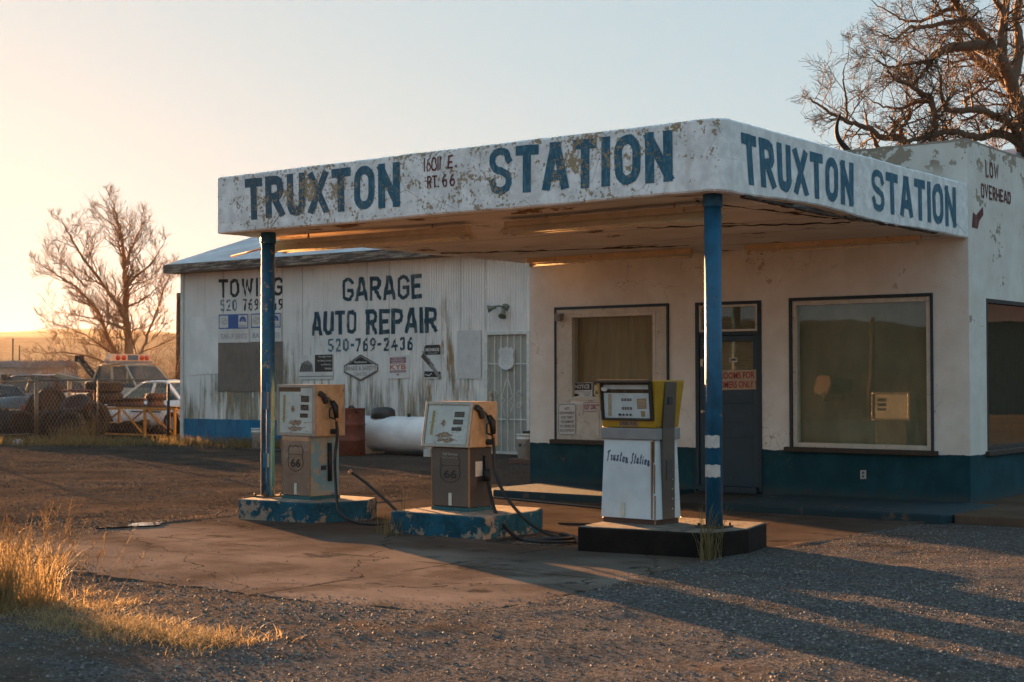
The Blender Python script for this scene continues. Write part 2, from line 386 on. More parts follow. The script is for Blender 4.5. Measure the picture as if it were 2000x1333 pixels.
def m_stucco():
    t = NT('station_stucco'); p = t.pos(); z = t.sep(p)[2]; y = t.sep(p)[1]
    n = t.noise(p, 2.2, 6, .62); w = t.mix(t.step(n, .3, .72), (.68, .63, .56), (.80, .77, .71))
    w = t.mix(t.math('MULTIPLY', t.step(t.noise(p, 5, 7, .7), .6, .7), .4), w, (.45, .38, .30))
    lo = t.mix(t.step(t.noise(p, 3, 6, .65), .35, .75), (.004, .044, .060), (.011, .070, .090))
    lo = t.mix(t.math('MULTIPLY', t.step(t.math('MULTIPLY_ADD', t.noise(p, 6, 6, .7), .3, z), .30, .05), .5), lo, (.10, .08, .06))
    e = t.math('MULTIPLY_ADD', t.noise(p, 5, 5, .65), .05, z); band = t.step(e, .577, .569)
    col = t.mix(band, w, lo)
    # parapet and side wall: large flaked patches
    pk = t.math('ADD', t.math('MULTIPLY', t.noise(p, 1.6, 5, .6), .8), t.math('MULTIPLY', t.noise(p, 12, 6, .6), .25))
    top = t.step(z, 3.78, 4.05)
    pm = t.math('MULTIPLY', t.step(pk, .545, .56), top)
    sd = t.math('MULTIPLY', t.step(pk, .62, .635), t.step(y, .0, .02)); pm = t.math('MAXIMUM', pm, t.math('MULTIPLY', sd, t.math('SUBTRACT', 1., band)))
    fr = t.math('MULTIPLY', t.step(pk, .655, .665), t.math('SUBTRACT', 1., band)); pm = t.math('MAXIMUM', pm, t.math('MULTIPLY', fr, .6))
    col = t.mix(pm, col, t.mix(t.noise(p, 20, 4), (.30, .24, .18), (.42, .35, .27)))
    wv = t.n('ShaderNodeVectorMath', {0: p, 1: t.n('ShaderNodeTexNoise', {'Vector': p, 'Scale': 3., 'Detail': 5.}).outputs['Color']}, operation='ADD').outputs[0]
    ck = t.math('MULTIPLY', t.step(t.voro(wv, .9, 'DISTANCE_TO_EDGE'), .006, .002), t.step(t.noise(p, .8, 2), .5, .6))
    col = t.mix(t.math('MULTIPLY', ck, .7), col, (.12, .09, .07))
    h = t.math('ADD', t.math('MULTIPLY', t.noise(p, 45, 6, .7), .8), t.math('MULTIPLY', t.noise(p, 6, 4), .5))
    h = t.math('SUBTRACT', h, t.math('MULTIPLY', pm, .4))
    return t.fin(col, .85, 0, t.bump(h, .008, .7), .3)
M_STUCCO = m_stucco()

def m_soffit():
    t = NT('stained_soffit'); p = t.pos(); xyz = t.sep(p)
    n = t.noise(p, 1.4, 6, .65); col = t.mix(t.step(n, .3, .7), (.66, .59, .51), (.80, .74, .67))
    rx = t.noise(t.scale(p, .9, 1.2, 1), 1.5, 7, .66); pk = t.step(rx, .615, .625)
    col = t.mix(pk, col, t.mix(t.noise(p, 9, 5), (.10, .06, .035), (.34, .2, .1)))
    seam = t.math('LESS_THAN', t.math('ABSOLUTE', t.math('SUBTRACT', t.math('FRACT', t.math('MULTIPLY', t.math('ADD', xyz[1], t.math('MULTIPLY', t.noise(p, 1.2, 2), .10)), .82)), .5)), .008)
    col = t.mix(t.math('MULTIPLY', seam, .85), col, (.03, .02, .015))
    h = t.math('SUBTRACT', t.math('MULTIPLY', t.noise(p, 25, 5), .5), t.math('ADD', pk, seam))
    return t.fin(col, .85, 0, t.bump(h, .01, .7), .2)
M_SOFFIT = m_soffit()

def m_bluepaint(name, amt, paint=(.010, .10, .19)):
    t = NT(name); p = t.pos(); n = t.noise(p, 6, 6, .65)
    col = t.mix(t.step(n, .3, .7), sc3(paint, .75), sc3(paint, 1.25))
    v = t.math('ADD', t.math('MULTIPLY', t.noise(p, 11, 7, .7), .6), t.math('MULTIPLY', t.noise(p, 2.4, 4), .4))
    mk = t.step(v, .60-amt, .615-amt); col = t.mix(mk, col, t.mix(t.noise(p, 26, 4), (.22, .13, .07), (.46, .36, .27)))
    return t.fin(col, t.math('MULTIPLY_ADD', n, .3, .35), 0, t.bump(t.math('SUBTRACT', t.noise(p, 70, 4), mk), .004, .6))
M_COL = m_bluepaint('blue_column_paint', -.04); M_COLW = m_bluepaint('worn_blue_column_paint', .02)
M_TRIM = plain('dark_blue_trim', (.005, .024, .040), .5, vs=9, bump=.15)
M_DOOR = plain('dark_blue_door', (.005, .034, .055), .45, vs=4, bump=.1)
M_CREAM = plain('cream_frame_paint', (.55, .50, .42), .6, vs=7, bump=.15, dirt=(.3, .22, .14), dirt_amt=.02)
M_SILL = plain('weathered_sill_wood', (.05, .035, .025), .8, vs=10, bump=.5)

def m_island(name, side, amt, tk=1.):
    t = NT(name); p = t.pos(); nz = t.sep(t.n('ShaderNodeNewGeometry').outputs['Normal'])[2]
    n = t.noise(p, 5, 7, .68)
    sd = t.mix(t.step(n, .3, .7), sc3(side, .6), sc3(side, 1.4))
    v = t.math('ADD', t.math('MULTIPLY', t.noise(p, 9, 7, .7), .6), t.math('MULTIPLY', t.noise(p, 2.1, 4), .4))
    v = t.math('ADD', v, t.math('MULTIPLY', t.step(t.sep(p)[2], .02, -.09), .05))
    mk = t.step(v, .565-amt, .585-amt); sd = t.mix(mk, sd, t.mix(t.noise(p, 22, 5), (.22, .15, .10), (.42, .33, .25)))
    tp = t.mix(t.step(t.noise(p, 4, 6, .65), .35, .7), sc3((.22, .17, .13), tk), sc3((.42, .34, .26), tk))
    tp = t.mix(t.math('MULTIPLY', t.step(t.noise(p, 7, 6, .7), .56, .62), .8), tp, side)
    col = t.mix(t.step(nz, .5, .8), sd, tp)
    return t.fin(col, .85, 0, t.bump(t.math('SUBTRACT', t.noise(p, 35, 6, .65), t.math('MULTIPLY', mk, .5)), .012, .8), .25)
M_ISLAND = m_island('peeling_blue_kerb', (.014, .080, .118), .022)
M_ISLANDD = m_island('dark_oily_kerb', (.013, .008, .006), -.07, .6)

def m_concrete(name, a, b, crack=True):
    t = NT(name); p = t.pos(); n = t.noise(p, .9, 7, .62); col = t.mix(t.step(n, .3, .7), a, b)
    col = t.mix(t.math('MULTIPLY', t.step(t.noise(t.scale(p, 1, 2.5, 1), 1.3, 7, .7), .56, .70), .55), col, (.07, .055, .045))
    col = t.mix(t.math('MULTIPLY', t.step(t.noise(p, 80, 3, .6), .60, .68), .5), col, (.08, .06, .05))
    if crack:
        wv = t.n('ShaderNodeVectorMath', {0: p, 1: t.n('ShaderNodeTexNoise', {'Vector': p, 'Scale': 1.6, 'Detail': 5.}).outputs['Color']}, operation='ADD').outputs[0]
        ck = t.step(t.voro(wv, .32, 'DISTANCE_TO_EDGE'), .0045, .0015); col = t.mix(t.math('MULTIPLY', ck, .85), col, (.03, .025, .02))
    jt = 0
    if crack:
        x_, y_ = t.sep(p)[0], t.sep(p)[1]; wob = t.math('MULTIPLY', t.noise(p, 3, 3), .03)
        jx = t.math('LESS_THAN', t.math('ABSOLUTE', t.math('SUBTRACT', t.math('FRACT', t.math('MULTIPLY', t.math('ADD', x_, wob), .31)), .5)), .0045); jy = t.math('LESS_THAN', t.math('ABSOLUTE', t.math('SUBTRACT', t.math('FRACT', t.math('MULTIPLY', t.math('ADD', y_, wob), .36)), .29)), .005)
        jt = t.math('MAXIMUM', jx, jy); col = t.mix(t.math('MULTIPLY', jt, t.step(t.noise(p, 2.2, 4), .40, .55)), col, (.035, .026, .02))
        oil = t.step(t.noise(p, 1.9, 6, .6), .60, .70); col = t.mix(t.math('MULTIPLY', oil, .7), col, (.03, .025, .022))
        fl = t.step(t.noise(p, 5.5, 7, .7), .60, .63); col = t.mix(t.math('MULTIPLY', fl, .5), col, (.17, .138, .112))
        wk = t.step(t.math('MULTIPLY_ADD', t.noise(p, .8, 5), 1.6, y_), -6.9, -5.2); col = t.mix(t.math('MULTIPLY', wk, .55), col, (.030, .024, .020))
        dr = t.step(t.noise(p, 1.1, 7, .66), .50, .62); col = t.mix(t.math('MULTIPLY', dr, .6), col, (.085, .06, .043))
    return t.fin(col, t.lin(n, .3, .7, .62, .85), 0, t.bump(t.noise(p, 60, 6, .7), .010, .6), 0.)
M_PAD = m_concrete('stained_concrete', (.13, .10, .08), (.23, .182, .148))
M_WALK = m_concrete('brown_walk_concrete', (.09, .062, .044), (.15, .108, .078), False)
def m_step():
    t = NT('blue_step_paint'); p = t.pos(); v = t.noise(p, 5, 7, .68)
    col = t.mix(t.step(v, .57, .66), (.006, .032, .044), t.mix(t.noise(p, 18, 4), (.05, .04, .034), (.11, .09, .07)))
    return t.fin(col, .8, 0, t.bump(t.noise(p, 30, 6), .01, .6))
M_STEP = m_step()

def m_ground():
    t = NT('gravel_ground'); p = t.pos(); xyz = t.sep(p)
    big_ = t.noise(p, .35, 6, .6)
    right = t.step(t.math('ADD', xyz[0], t.math('MULTIPLY', big_, 3.)), -2.0, 3.5)
    dirt = t.mix(t.step(t.noise(p, .8, 7, .62), .3, .7), (.065, .045, .030), (.16, .112, .076))
    cell = t.voro(p, 55, 'F1', 'Color'); cv = t.sep(cell)[0]
    grav = t.mix(cv, (.045, .043, .042), (.18, .17, .165))
    gm = t.step(t.math('ADD', t.noise(t.scale(p, 1, 1.8, 1), .9, 7, .68), t.math('MULTIPLY', right, .20)), .50, .70)
    near = t.mix(t.math('MULTIPLY', gm, .85), t.mix(.3, dirt, grav), grav)
    # packed drive west of the apron, darkened in colour for backlit grit's self-shade
    damp = t.math('MULTIPLY', t.step(t.math('ADD', xyz[0], t.math('MULTIPLY', t.noise(p, .7, 4), 1.6)), -5.2, -6.6), t.step(t.math('ADD', xyz[1], t.math('MULTIPLY', t.noise(p, .9, 4), 1.6)), -9.0, -6.8))
    near = t.mix(t.math('MULTIPLY', damp, .4), near, (.026, .021, .017))
    # far fields: dry straw-brown scrub land
    far = t.mix(t.step(t.noise(t.scale(p, .05, .05, .05), 1.5, 8, .65), .35, .7), (.10, .065, .035), (.22, .15, .08))
    d = t.math('MAXIMUM', t.step(xyz[0], -26, -36), t.math('MAXIMUM', t.step(xyz[1], 14, 24), t.step(xyz[1], -17, -19)))
    col = t.mix(d, near, far)
    h = t.math('ADD', t.math('MULTIPLY', t.voro(p, 55), .5), t.math('MULTIPLY', t.noise(p, 14, 7, .72), 1.3))
    return t.fin(col, .95, 0, t.bump(h, .022, 1.), 0.)
M_GROUND = m_ground()

# ------------------------------------------------------------------ ground, pad, walk, hills
PADP = [(-6.45, -7.9), (-5.6, -8.9), (-4.2, -9.62), (-2.6, -9.74), (-1.1, -9.73), (-.3, -9.6), (.16, -9.35), (.24, -8.7), (.18, -7.98), (.12, -7.2), (.02, -6.39), (.05, -5.6), (.1, -3.0), (.12, -1.66), (-6.2, -1.66), (-6.35, -4.), (-6.4, -6.3)]
def in_poly(x, y, P):
    c = np.zeros(x.shape, bool); j = len(P)-1
    for i in range(len(P)):
        (xi, yi), (xj, yj) = P[i], P[j]
        if yi != yj: c ^= ((yi > y) != (yj > y)) & (x < (xj-xi)*(y-yi)/(yj-yi)+xi)
        j = i
    return c
_rs = np.random.RandomState(3)
_wv = [(_rs.uniform(0, 2*np.pi), f, _rs.uniform(0, 6.28)) for f in np.geomspace(1.2, 42, 46)]
def relief(x, y):
    h = np.zeros_like(x)
    for a, f, ph in _wv: h += np.sin(f*(x*np.cos(a)+y*np.sin(a))+ph+1.3*np.sin(.6*f*(x*np.sin(a)-y*np.cos(a))))/f**.75
    return h*.0042
def dense(lo, hi, st, far, mid): 
    a = np.arange(lo, hi+1e-6, st); out = np.geomspace(.3, far, 26)
    return np.concatenate([(lo-out)[::-1], a, hi+out])
gx = dense(-21., 6., .06, 6000, 0); gy = dense(-13.5, 6., .06, 6000, 0)
X, Y = np.meshgrid(gx, gy)
inpad = in_poly(X, Y, PADP); dist_in = ((X > -21) & (X < 6) & (Y > -13.5) & (Y < 6))
dpad = np.full(X.shape, 9.)
for a_, b_ in zip(PADP, PADP[1:]+PADP[:1]):
    a_, b_ = np.array(a_), np.array(b_); e_ = b_-a_; t_ = np.clip(((X-a_[0])*e_[0]+(Y-a_[1])*e_[1])/(e_ @ e_), 0, 1); dpad = np.minimum(dpad, np.hypot(X-a_[0]-t_*e_[0], Y-a_[1]-t_*e_[1]))
# loose dirt feathers over the rim of the apron in an uneven line
soil = relief(X, Y)*.9+.005; over = relief(X*.35+7, Y*.35)*1.6+relief(X*1.3, Y*1.3+4)*.8
H = np.where(inpad, np.minimum(soil*.5+.004+over*.6-.08*dpad, .016)-.004, soil); H = np.where(inpad & (dpad > .6), -.02, H)
H[((Y > -1.9) & (X > -6.6)) | (Y > 5.9)] = -.014; H = np.where(dist_in, H, -.004)
vs = np.stack([X, Y, G+H], -1).reshape(-1, 3); nx, ny = len(gx), len(gy)
ii = (np.arange(ny-1)[:, None]*nx+np.arange(nx-1)[None, :]).ravel()
struct(big('ground', vs, np.stack([ii, ii+1, ii+nx+1, ii+nx], 1), M_GROUND, smooth=True), 'brown dirt and grey gravel forecourt running out to dry scrub land')

def ragged(P, amp, step, seed):
    q = random.Random(seed); out = []
    for i in range(len(P)):
        a, b = Vector(P[i]), Vector(P[(i+1) % len(P)]); n = max(1, int((b-a).length/step))
        nn = (b-a).normalized(); nn = Vector((nn.y, -nn.x))
        for k in range(n): out.append(tuple(a.lerp(b, k/n)+nn*(q.uniform(-amp, amp) if k else 0)))
    return out
struct(MB().prism(ragged(PADP, .05, .09, 4), G-.05, G+.004).build('concrete_pad', M_PAD), 'tan stained concrete apron around the pumps')
mb = MB()   # seams in the apron are shallow dark joints
struct(MB().prism([(.36, -1.46), (7, -1.62), (9, 3), (9, 12), (.03, 12), (.03, -.02), (.36, -.06)], G-.05, .0).build('sidewalk', M_WALK, bevel=.02), 'brown concrete walk along the side of the station')
struct(MB().bx(-60, 60, -30, -19.5, G-.2, G+.01).build('road', plain('road_asphalt', (.05, .05, .05), .85, vs=2, bump=.3)), 'two lane asphalt road')

def hills():
    N, K = 300, 12; v = []; f = []
    def prof(th):
        h = 26+14*math.sin(2*th+1)+10*math.sin(5*th+.4)+5*math.sin(11*th)+2.5*math.sin(23*th+2)+1.5*math.sin(47*th)
        a = math.degrees(th) % 360
        left = math.exp(-((a-148)/22)**2); h = h*(1-.85*left)+left*(74+4*math.sin(9*th)+2*math.sin(31*th)+1.2*math.sin(70*th))
        beh = math.exp(-((a-243)/40)**2); h += beh*62
        return max(12, h)
    for i in range(N):
        th = 2*math.pi*i/N; hh = prof(th)
        for k in range(K):
            r = 1500+1300*k/(K-1); e = min(1, k/(K-4)); z = hh*(e*e*(3-2*e))*(1 if k < K-3 else 1)
            z += (4*math.sin(7*th*k)+3*math.sin(19*th+k*2.1)) * (0 < k)*e*.7
            v.append((r*math.cos(th), r*math.sin(th), G-1+z))
    for i in range(N):
        for k in range(K-1): a, b = i*K, ((i+1) % N)*K; f.append((a+k, b+k, b+k+1, a+k+1))
    return MB().add(v, f, True)
t = NT('hill_scrub'); p = t.pos()
M_HILL = t.fin(t.mix(t.step(t.noise(p, .012, 8, .65), .35, .65), (.045, .034, .024), (.11, .075, .048)), .95, 0, t.bump(t.noise(p, .05, 6), 6, .6), .1)
struct(hills().build('hills', M_HILL), 'long low desert hills on the horizon')
mb = MB(); q = random.Random(9); c0 = onz(265, 1029); pts = []
for k in range(26):
    a = 2*math.pi*k/26; rr_ = 1+.28*math.sin(3*a+1)+.2*math.sin(5*a)+q.uniform(-.12, .12)
    pts.append((c0.x+.14*rr_*math.cos(a)+.02*math.sin(a), c0.y+.36*rr_*math.sin(a)))
t = NT('still_water')
struct(MB().prism(pts, G-.02, G+.021).build('puddle', t.fin((.02, .018, .015), .03, 0, None, .9)), 'small bright puddle at the edge of the apron')

# ------------------------------------------------------------------ station building with its canopy
ST = thing('station_building', 'white stucco filling station with dark blue base band and flat canopy lettered on two sides', 'gas station', (-3.2, 3.5, G))
ZB, ZT, ZP, DC, LC, LW = 3.095, 3.735, 4.24, 5.80, 6.45, 6.40
DEP = 6.9
def panel(mb, axis, u0, u1, z0, z1, at_, thick, holes, inward):
    """wall sheet with rectangular openings; axis 'x' runs along X at y=at_, 'y' along Y at x=at_"""
    us = sorted({u0, u1, *[h[0] for h in holes], *[h[1] for h in holes]}); zs = sorted({z0, z1, *[h[2] for h in holes], *[h[3] for h in holes]})
    P = (lambda u, z, d: (u, at_+d*inward, z)) if axis == 'x' else (lambda u, z, d: (at_+d*inward, u, z))
    solid = lambda i, k: 0 <= i < len(us)-1 and 0 <= k < len(zs)-1 and not any(h[0] <= us[i]+1e-6 < h[1] and h[2] <= zs[k]+1e-6 < h[3] for h in holes)
    for i in range(len(us)-1):
        for k in range(len(zs)-1):
            if not solid(i, k): continue
            a, b, c, d = us[i], us[i+1], zs[k], zs[k+1]
            for dd in (0, thick): mb.quad(P(a, c, dd), P(b, c, dd), P(b, d, dd), P(a, d, dd))
            if not solid(i-1, k): mb.quad(P(a, c, 0), P(a, c, thick), P(a, d, thick), P(a, d, 0))
            if not solid(i+1, k): mb.quad(P(b, c, 0), P(b, c, thick), P(b, d, thick), P(b, d, 0))
            if not solid(i, k-1): mb.quad(P(a, c, 0), P(b, c, 0), P(b, c, thick), P(a, c, thick))
            if not solid(i, k+1): mb.quad(P(a, d, 0), P(b, d, 0), P(b, d, thick), P(a, d, thick))
W1 = (-5.70, -4.29, 1.16, 2.35); DR = (-3.68, -2.71, -.02, 2.45); W2 = (-2.27, -.47, .60, 2.42); W3 = (.56, 2.75, .58, 2.41); W4 = (3.1, 5.2, .58, 2.41)
mb = MB(); panel(mb, 'x', -LW, 0, G-.02, ZP, 0, .2, [W1, DR, W2], 1)
mb.build('front_wall', M_STUCCO, ST)
mb = MB(); panel(mb, 'y', .2, DEP, G-.02, ZP, 0, .2, [W3, W4], -1); panel(mb, 'y', .2, DEP, G-.02, ZP, -LW, .2, [], 1); panel(mb, 'x', -LW, 0, G-.02, ZP, DEP+.2, .2, [], -1)
# near edge strip closing the corner
mb.build('side_wall', M_STUCCO, ST)
mb = MB(); q = random.Random(5); n = 40
for i in range(n):    # uneven, rounded parapet cap
    x0, x1 = -LW+LW*i/n, -LW+LW*(i+1)/n; mb.bx(x0, x1, -.004, .22, ZP-.002, ZP+.012+q.uniform(0, .014))
for i in range(n): mb.bx(-.22, .004, .225+DEP*i/n*.96, .225+DEP*(i+1)/n*.96, ZP-.002, ZP+.012+q.uniform(0, .012))
mb.build('parapet_cap', plain('parapet_mortar', (.33, .28, .23), .9, bump=.6, bs=30), ST)
MB().bx(-LW+.21, -.21, .21, DEP-.01, ZP-.35, ZP-.25).build('roof', plain('roof_felt', (.06, .06, .06), .95), ST)
MB().bx(-LW+.21, -.21, .9, DEP-.02, -.05, -.02).build('interior_floor', plain('floor_lino', (.12, .10, .08), .6), ST)
MB().bx(-LW+.21, -.21, 2.9, 2.95, -.02, 3.5).build('interior_wall', plain('interior_plaster', (.4, .36, .28), .8), ST)

# canopy: fascia ring with a rounded near corner
rc = .13; cor = [(-rc+rc*math.cos(R(a)), -DC+rc-rc*math.sin(R(a))) for a in range(0, 91, 9)]
ring = [(0, -.003)]+cor+[(-LC, -DC), (-LC, -.003)]
def subdiv(P, st):
    o = []
    for i in range(len(P)-1):
        a, b = Vector(P[i]), Vector(P[i+1]); n = max(1, int((b-a).length/st)); o += [tuple(a.lerp(b, k/n)) for k in range(n)]
    return o+[P[-1]]
rg = subdiv(ring, .12); q = random.Random(12); secs = []; ntop = []
mb = MB(); k = len(rg); vs = []
ph = [q.uniform(0, 6) for _ in range(4)]
for i, (x, y) in enumerate(rg):
    s_ = i*.12; right_ = x > -.05
    zt = ZT+.003*math.sin(s_*1.1+ph[0])+.002*math.sin(s_*4.1+ph[1])+q.uniform(-.003, .003)
    zb = ZB+.004*math.sin(s_*2.3+ph[2])+q.uniform(-.004, .004)
    if right_: zb += .03*math.exp(-((y+3.9)/.9)**2)-.02*math.exp(-((y+2.2)/.7)**2)
    d = Vector((x+3.2, y+2.9, 0)).normalized()
    vs += [(x-.16*d.x, y-.16*d.y, zt-.02), (x-.025*d.x, y-.025*d.y, zt), (x, y, zt-.018), (x, y, zb+.015), (x-.015*d.x, y-.015*d.y, zb), (x-.16*d.x, y-.16*d.y, zb+.004)]
fs = [(i*6+j, i*6+(j+1) % 6, (i+1)*6+(j+1) % 6, (i+1)*6+j) for i in range(k-1) for j in range(6)]
CAN = mb.add(vs, fs, False).build('canopy', M_FASCIA, ST)
# soffit: sagging plaster sheets
nx_, ny_ = 66, 60; vs = []; q = random.Random(3)
for j in range(ny_+1):
    for i in range(nx_+1):
        x = -LC+.13+(LC-.26)*i/nx_; y = -DC+.13+(DC-.14)*j/ny_
        z = ZB+.018+.005*math.sin(1.1*x+2*math.sin(.9*y))+.003*math.sin(2.3*y+.7*x)-.03*math.exp(-((x+3.6)/.9)**2-((y+2.)/.5)**2)
        e = min(x+LC-.13, -.13-x, y+DC-.13, -y)/.25; z = ZB+.010+(z-ZB-.010)*min(1, max(0, e))
        vs.append((x, y, z))
fs = [(j*(nx_+1)+i, j*(nx_+1)+i+1, (j+1)*(nx_+1)+i+1, (j+1)*(nx_+1)+i) for j in range(ny_) for i in range(nx_)]
MB().add(vs, fs, True).build('soffit', M_SOFFIT, CAN, fix=False)
MB().prism([(x*.97-.05, y*.97-.05) for x, y in ring], ZT-.10, ZT-.05).build('deck', plain('roof_felt', (.06, .06, .06), .95), CAN)
# hanging lips and cracks of loose plaster under the canopy
q = random.Random(21); mb = MB()
for (xa, ya, xb, yb) in [(-6.2, -2.2, -3.1, -1.1), (-2.4, -3.4, -.3, -2.6), (-.6, -5.2, -.12, -2.2)]:
    pts = []
    for k in range(30):
        a = k/29; pts.append((xa+(xb-xa)*a+q.uniform(-.02, .02), ya+(yb-ya)*a+.07*math.sin(5*a+xa)+q.uniform(-.02, .02), ZB-.006+q.uniform(-.006, .008)))
    mb.tube(pts, [q.uniform(.002, .010) for _ in pts], 5)
mb.build('cracked_seam', plain('dark_gap', (.03, .018, .012), .9), CAN)
mb = MB(); q = random.Random(8)
for k in range(34):
    y = -5.3+k*.13; mb.box((-.02-q.uniform(0, .03), y, ZB-.012-.02*math.exp(-((y+3.9)/1.)**2)), (.05, .15, .012+q.uniform(0, .014)), Matrix.Rotation(q.uniform(-.15, .15), 3, 'Y'))
mb.build('drip_edge', plain('rotten_edge', (.05, .03, .02), .9, bump=.5), CAN)
nf = (0, -1, 0)
def C4(fn, *q): return [fn(*p) for p in q]
Y0 = -DC
fy = lambda x, y: ony(x, y, Y0)
fx = lambda x, y: onx(x, y, 0)
paint_text('front_lettering', 'TRUXTON', C4(fy, (478, 350), (781, 316), (480, 431), (781, 404)), nf, M_SIGNBLUE, CAN, .096, .048, jit=.005)
paint_text('front_lettering', 'STATION', C4(fy, (956, 291), (1314, 254), (956, 382), (1314, 355)), nf, M_SIGNBLUE, CAN, .096, .048, jit=.005)
paint_text('address_lettering', '16011', C4(fy, (829, 309), (861, 306), (829, 336), (861, 333)), nf, M_SIGNRED, CAN, .014, .013, jit=.008)
paint_text('address_lettering', 'E.', C4(fy, (875, 304), (893, 302), (875, 330), (893, 328)), nf, M_SIGNRED, CAN, .019, .03, jit=.006)
paint_text('address_lettering', 'RT.', C4(fy, (835, 344), (858, 342), (835, 369), (858, 367)), nf, M_SIGNRED, CAN, .017, .012, jit=.006)
paint_text('address_lettering', '66', C4(fy, (864, 341), (889, 339), (864, 366), (889, 364)), nf, M_SIGNRED, CAN, .019, .03, jit=.006)
paint_text('side_lettering', 'TRUXTON', C4(fx, (1446, 258), (1666, 319), (1453, 359), (1666, 404)), (1, 0, 0), M_SIGNBLUE, CAN, .096, .055, jit=.005)
paint_text('side_lettering', 'STATION', C4(fx, (1701, 329), (1866, 367), (1704, 411), (1867, 446)), (1, 0, 0), M_SIGNBLUE, CAN, .096, .055, jit=.005)
paint_text('warning_lettering', 'LOW', C4(fx, (1924, 313), (1949, 322), (1925, 347), (1950, 352)), (1, 0, 0), M_SIGNRED, ST, .030, .04, jit=.008, off=.005)
paint_text('warning_lettering', 'OVERHEAD', C4(fx, (1915, 356), (1973, 376), (1916, 387), (1974, 400)), (1, 0, 0), M_SIGNRED, ST, .028, .028, jit=.008, off=.005)
mb = MB(); ar = [fx(*p)+Vector((.005, 0, 0)) for p in [(1919, 404), (1920, 420), (1912, 432), (1909, 447), (1898, 444), (1900, 415), (1906, 421)]]
mb.add(ar, [tuple(range(7))]); mb.build('painted_arrow', M_SIGNRED, ST, fix=False)

# columns
def column(x, y, worn, bands):
    c = MB().tube([(x, y, TOP+.012), (x, y, ZB+.02)], .077, 32).build('column', M_COLW if worn else M_COL, ST)
    b = MB().box((x, y, TOP+.008), (.25, .25, .016))
    M_ = plain('rusty_plate', (.05, .03, .02), .8, bump=.4); b.build('base_plate', M_, c, bevel=.003)
    MB().tube([(x, y, ZB-.10), (x, y, ZB+.012)], .088, 24).build('collar', M_COL, c, bevel=.003)
    for dx in (-.1, .1):
        for dy in (-.1, .1): MB().tube([(x+dx, y+dy, TOP+.0162), (x+dx, y+dy, TOP+.04)], .012, 6).build('bolt', M_, c)
    for z0, z1, a0, a1 in bands:
        m = MB(); n = 16; vs = []
        for k in range(n+1):
            a = R(a0+(a1-a0)*k/n); vs += [(x+.0785*math.cos(a), y+.0785*math.sin(a), z0+.004*math.sin(9*a)), (x+.0785*math.cos(a), y+.0785*math.sin(a), z1+.004*math.sin(7*a+1))]
        m.add(vs, [(2*k, 2*k+2, 2*k+3, 2*k+1) for k in range(n)], True).build('reflective_band', plain('dirty_white_band', (.6, .52, .47), .6, vs=20), c)
    return c
C2 = (-.285, -5.46); C1 = (-6.085, -5.375)
column(*C2, False, [(.845, .955, 195, 340), (.585, .695, 205, 345)])
c1 = column(*C1, True, [(.92, 1.03, 195, 232), (.54, .64, 195, 232)])
mb = MB().tube([(C1[0]+.075, C1[1]-.05, TOP), (C1[0]+.075, C1[1]-.05, 1.42)], .035, 12)
mb.box((C1[0]+.06, C1[1]-.085, 1.22), (.07, .05, .2)).box((C1[0]+.07, C1[1]-.085, .55), (.06, .05, .16))
mb.build('conduit', M_COLW, c1, bevel=.004)
# bent metal strip hanging out from the left fixture past the column
MB().tube([(C1[0]+.25, -5.05, ZB-.10), tuple(ony(508, 487, -5.0)), tuple(ony(452, 501, -4.9))], .012, 6).build('loose_rod', plain('orange_rust_pipe', (.35, .17, .07), .6), ST)

# front step in two runs with a dark gap at the door, blue-painted edge
mb = MB(); q = random.Random(4)
s1 = MB().prism([(-6.0, -1.55), (-5.75, -1.68), (-3.72, -1.7), (-3.72, -.003), (-6.0, -.003)], G-.05, .005).build('front_step', M_STEP, ST, bevel=.02)
MB().prism([(-3.718, -1.45), (-2.452, -1.45), (-2.452, -.003), (-3.718, -.003)], G-.05, -.045).build('door_landing', plain('dark_mat', (.03, .025, .02), .9, bump=.5), ST)
MB().prism([(-2.45, -1.72), (.3, -1.66), (.34, -1.5), (.34, -.06), (.02, -.003), (-2.45, -.003)], G-.05, .0).build('front_step', M_STEP, ST, bevel=.02)

# windows and the door
def m_glass(name, f0, tint):
    t = NT(name); gm = t.n('ShaderNodeNewGeometry'); dt = t.n('ShaderNodeVectorMath', {0: gm.outputs['Incoming'], 1: gm.outputs['Normal']}, operation='DOT_PRODUCT').outputs['Value']
    lw = t.math('MULTIPLY_ADD', t.math('POWER', t.math('SUBTRACT', 1., t.math('ABSOLUTE', dt)), 5.), 1-f0, f0)
    g = t.n('ShaderNodeBsdfGlossy', {'Color': (1, 1, 1), 'Roughness': .015}, )
    wob = t.bump(t.noise(t.pos(), 1.2, 2), .004, .25); t.set(g.inputs['Normal'], wob)
    tr = t.n('ShaderNodeBsdfTransparent', {'Color': tint})
    mx = t.n('ShaderNodeMixShader', {0: lw, 1: tr.outputs[0], 2: g.outputs[0]}); t.set(t.out.inputs['Surface'], mx.outputs[0])
    return t.m
M_GLASS = m_glass('window_glass', .055, (.86, .90, .84)); M_CARG = m_glass('car_glass', .05, (.45, .48, .44))
def m_curtain(name, a, b, sx):
    t = NT(name); p = t.pos(); w = t.noise(t.scale(p, sx, sx, .35), 4, 6, .65)
    fine = t.n('ShaderNodeTexWave', {'Vector': p, 'Scale': 42., 'Distortion': .6}, bands_direction='X').outputs['Fac']
    col = t.mix(t.step(w, .3, .7), a, b); col = t.mix(t.math('MULTIPLY', fine, .25), col, sc3(a, .6))
    return t.fin(col, .9, 0, t.bump(t.math('ADD', w, t.math('MULTIPLY', fine, .2)), .03, .6))
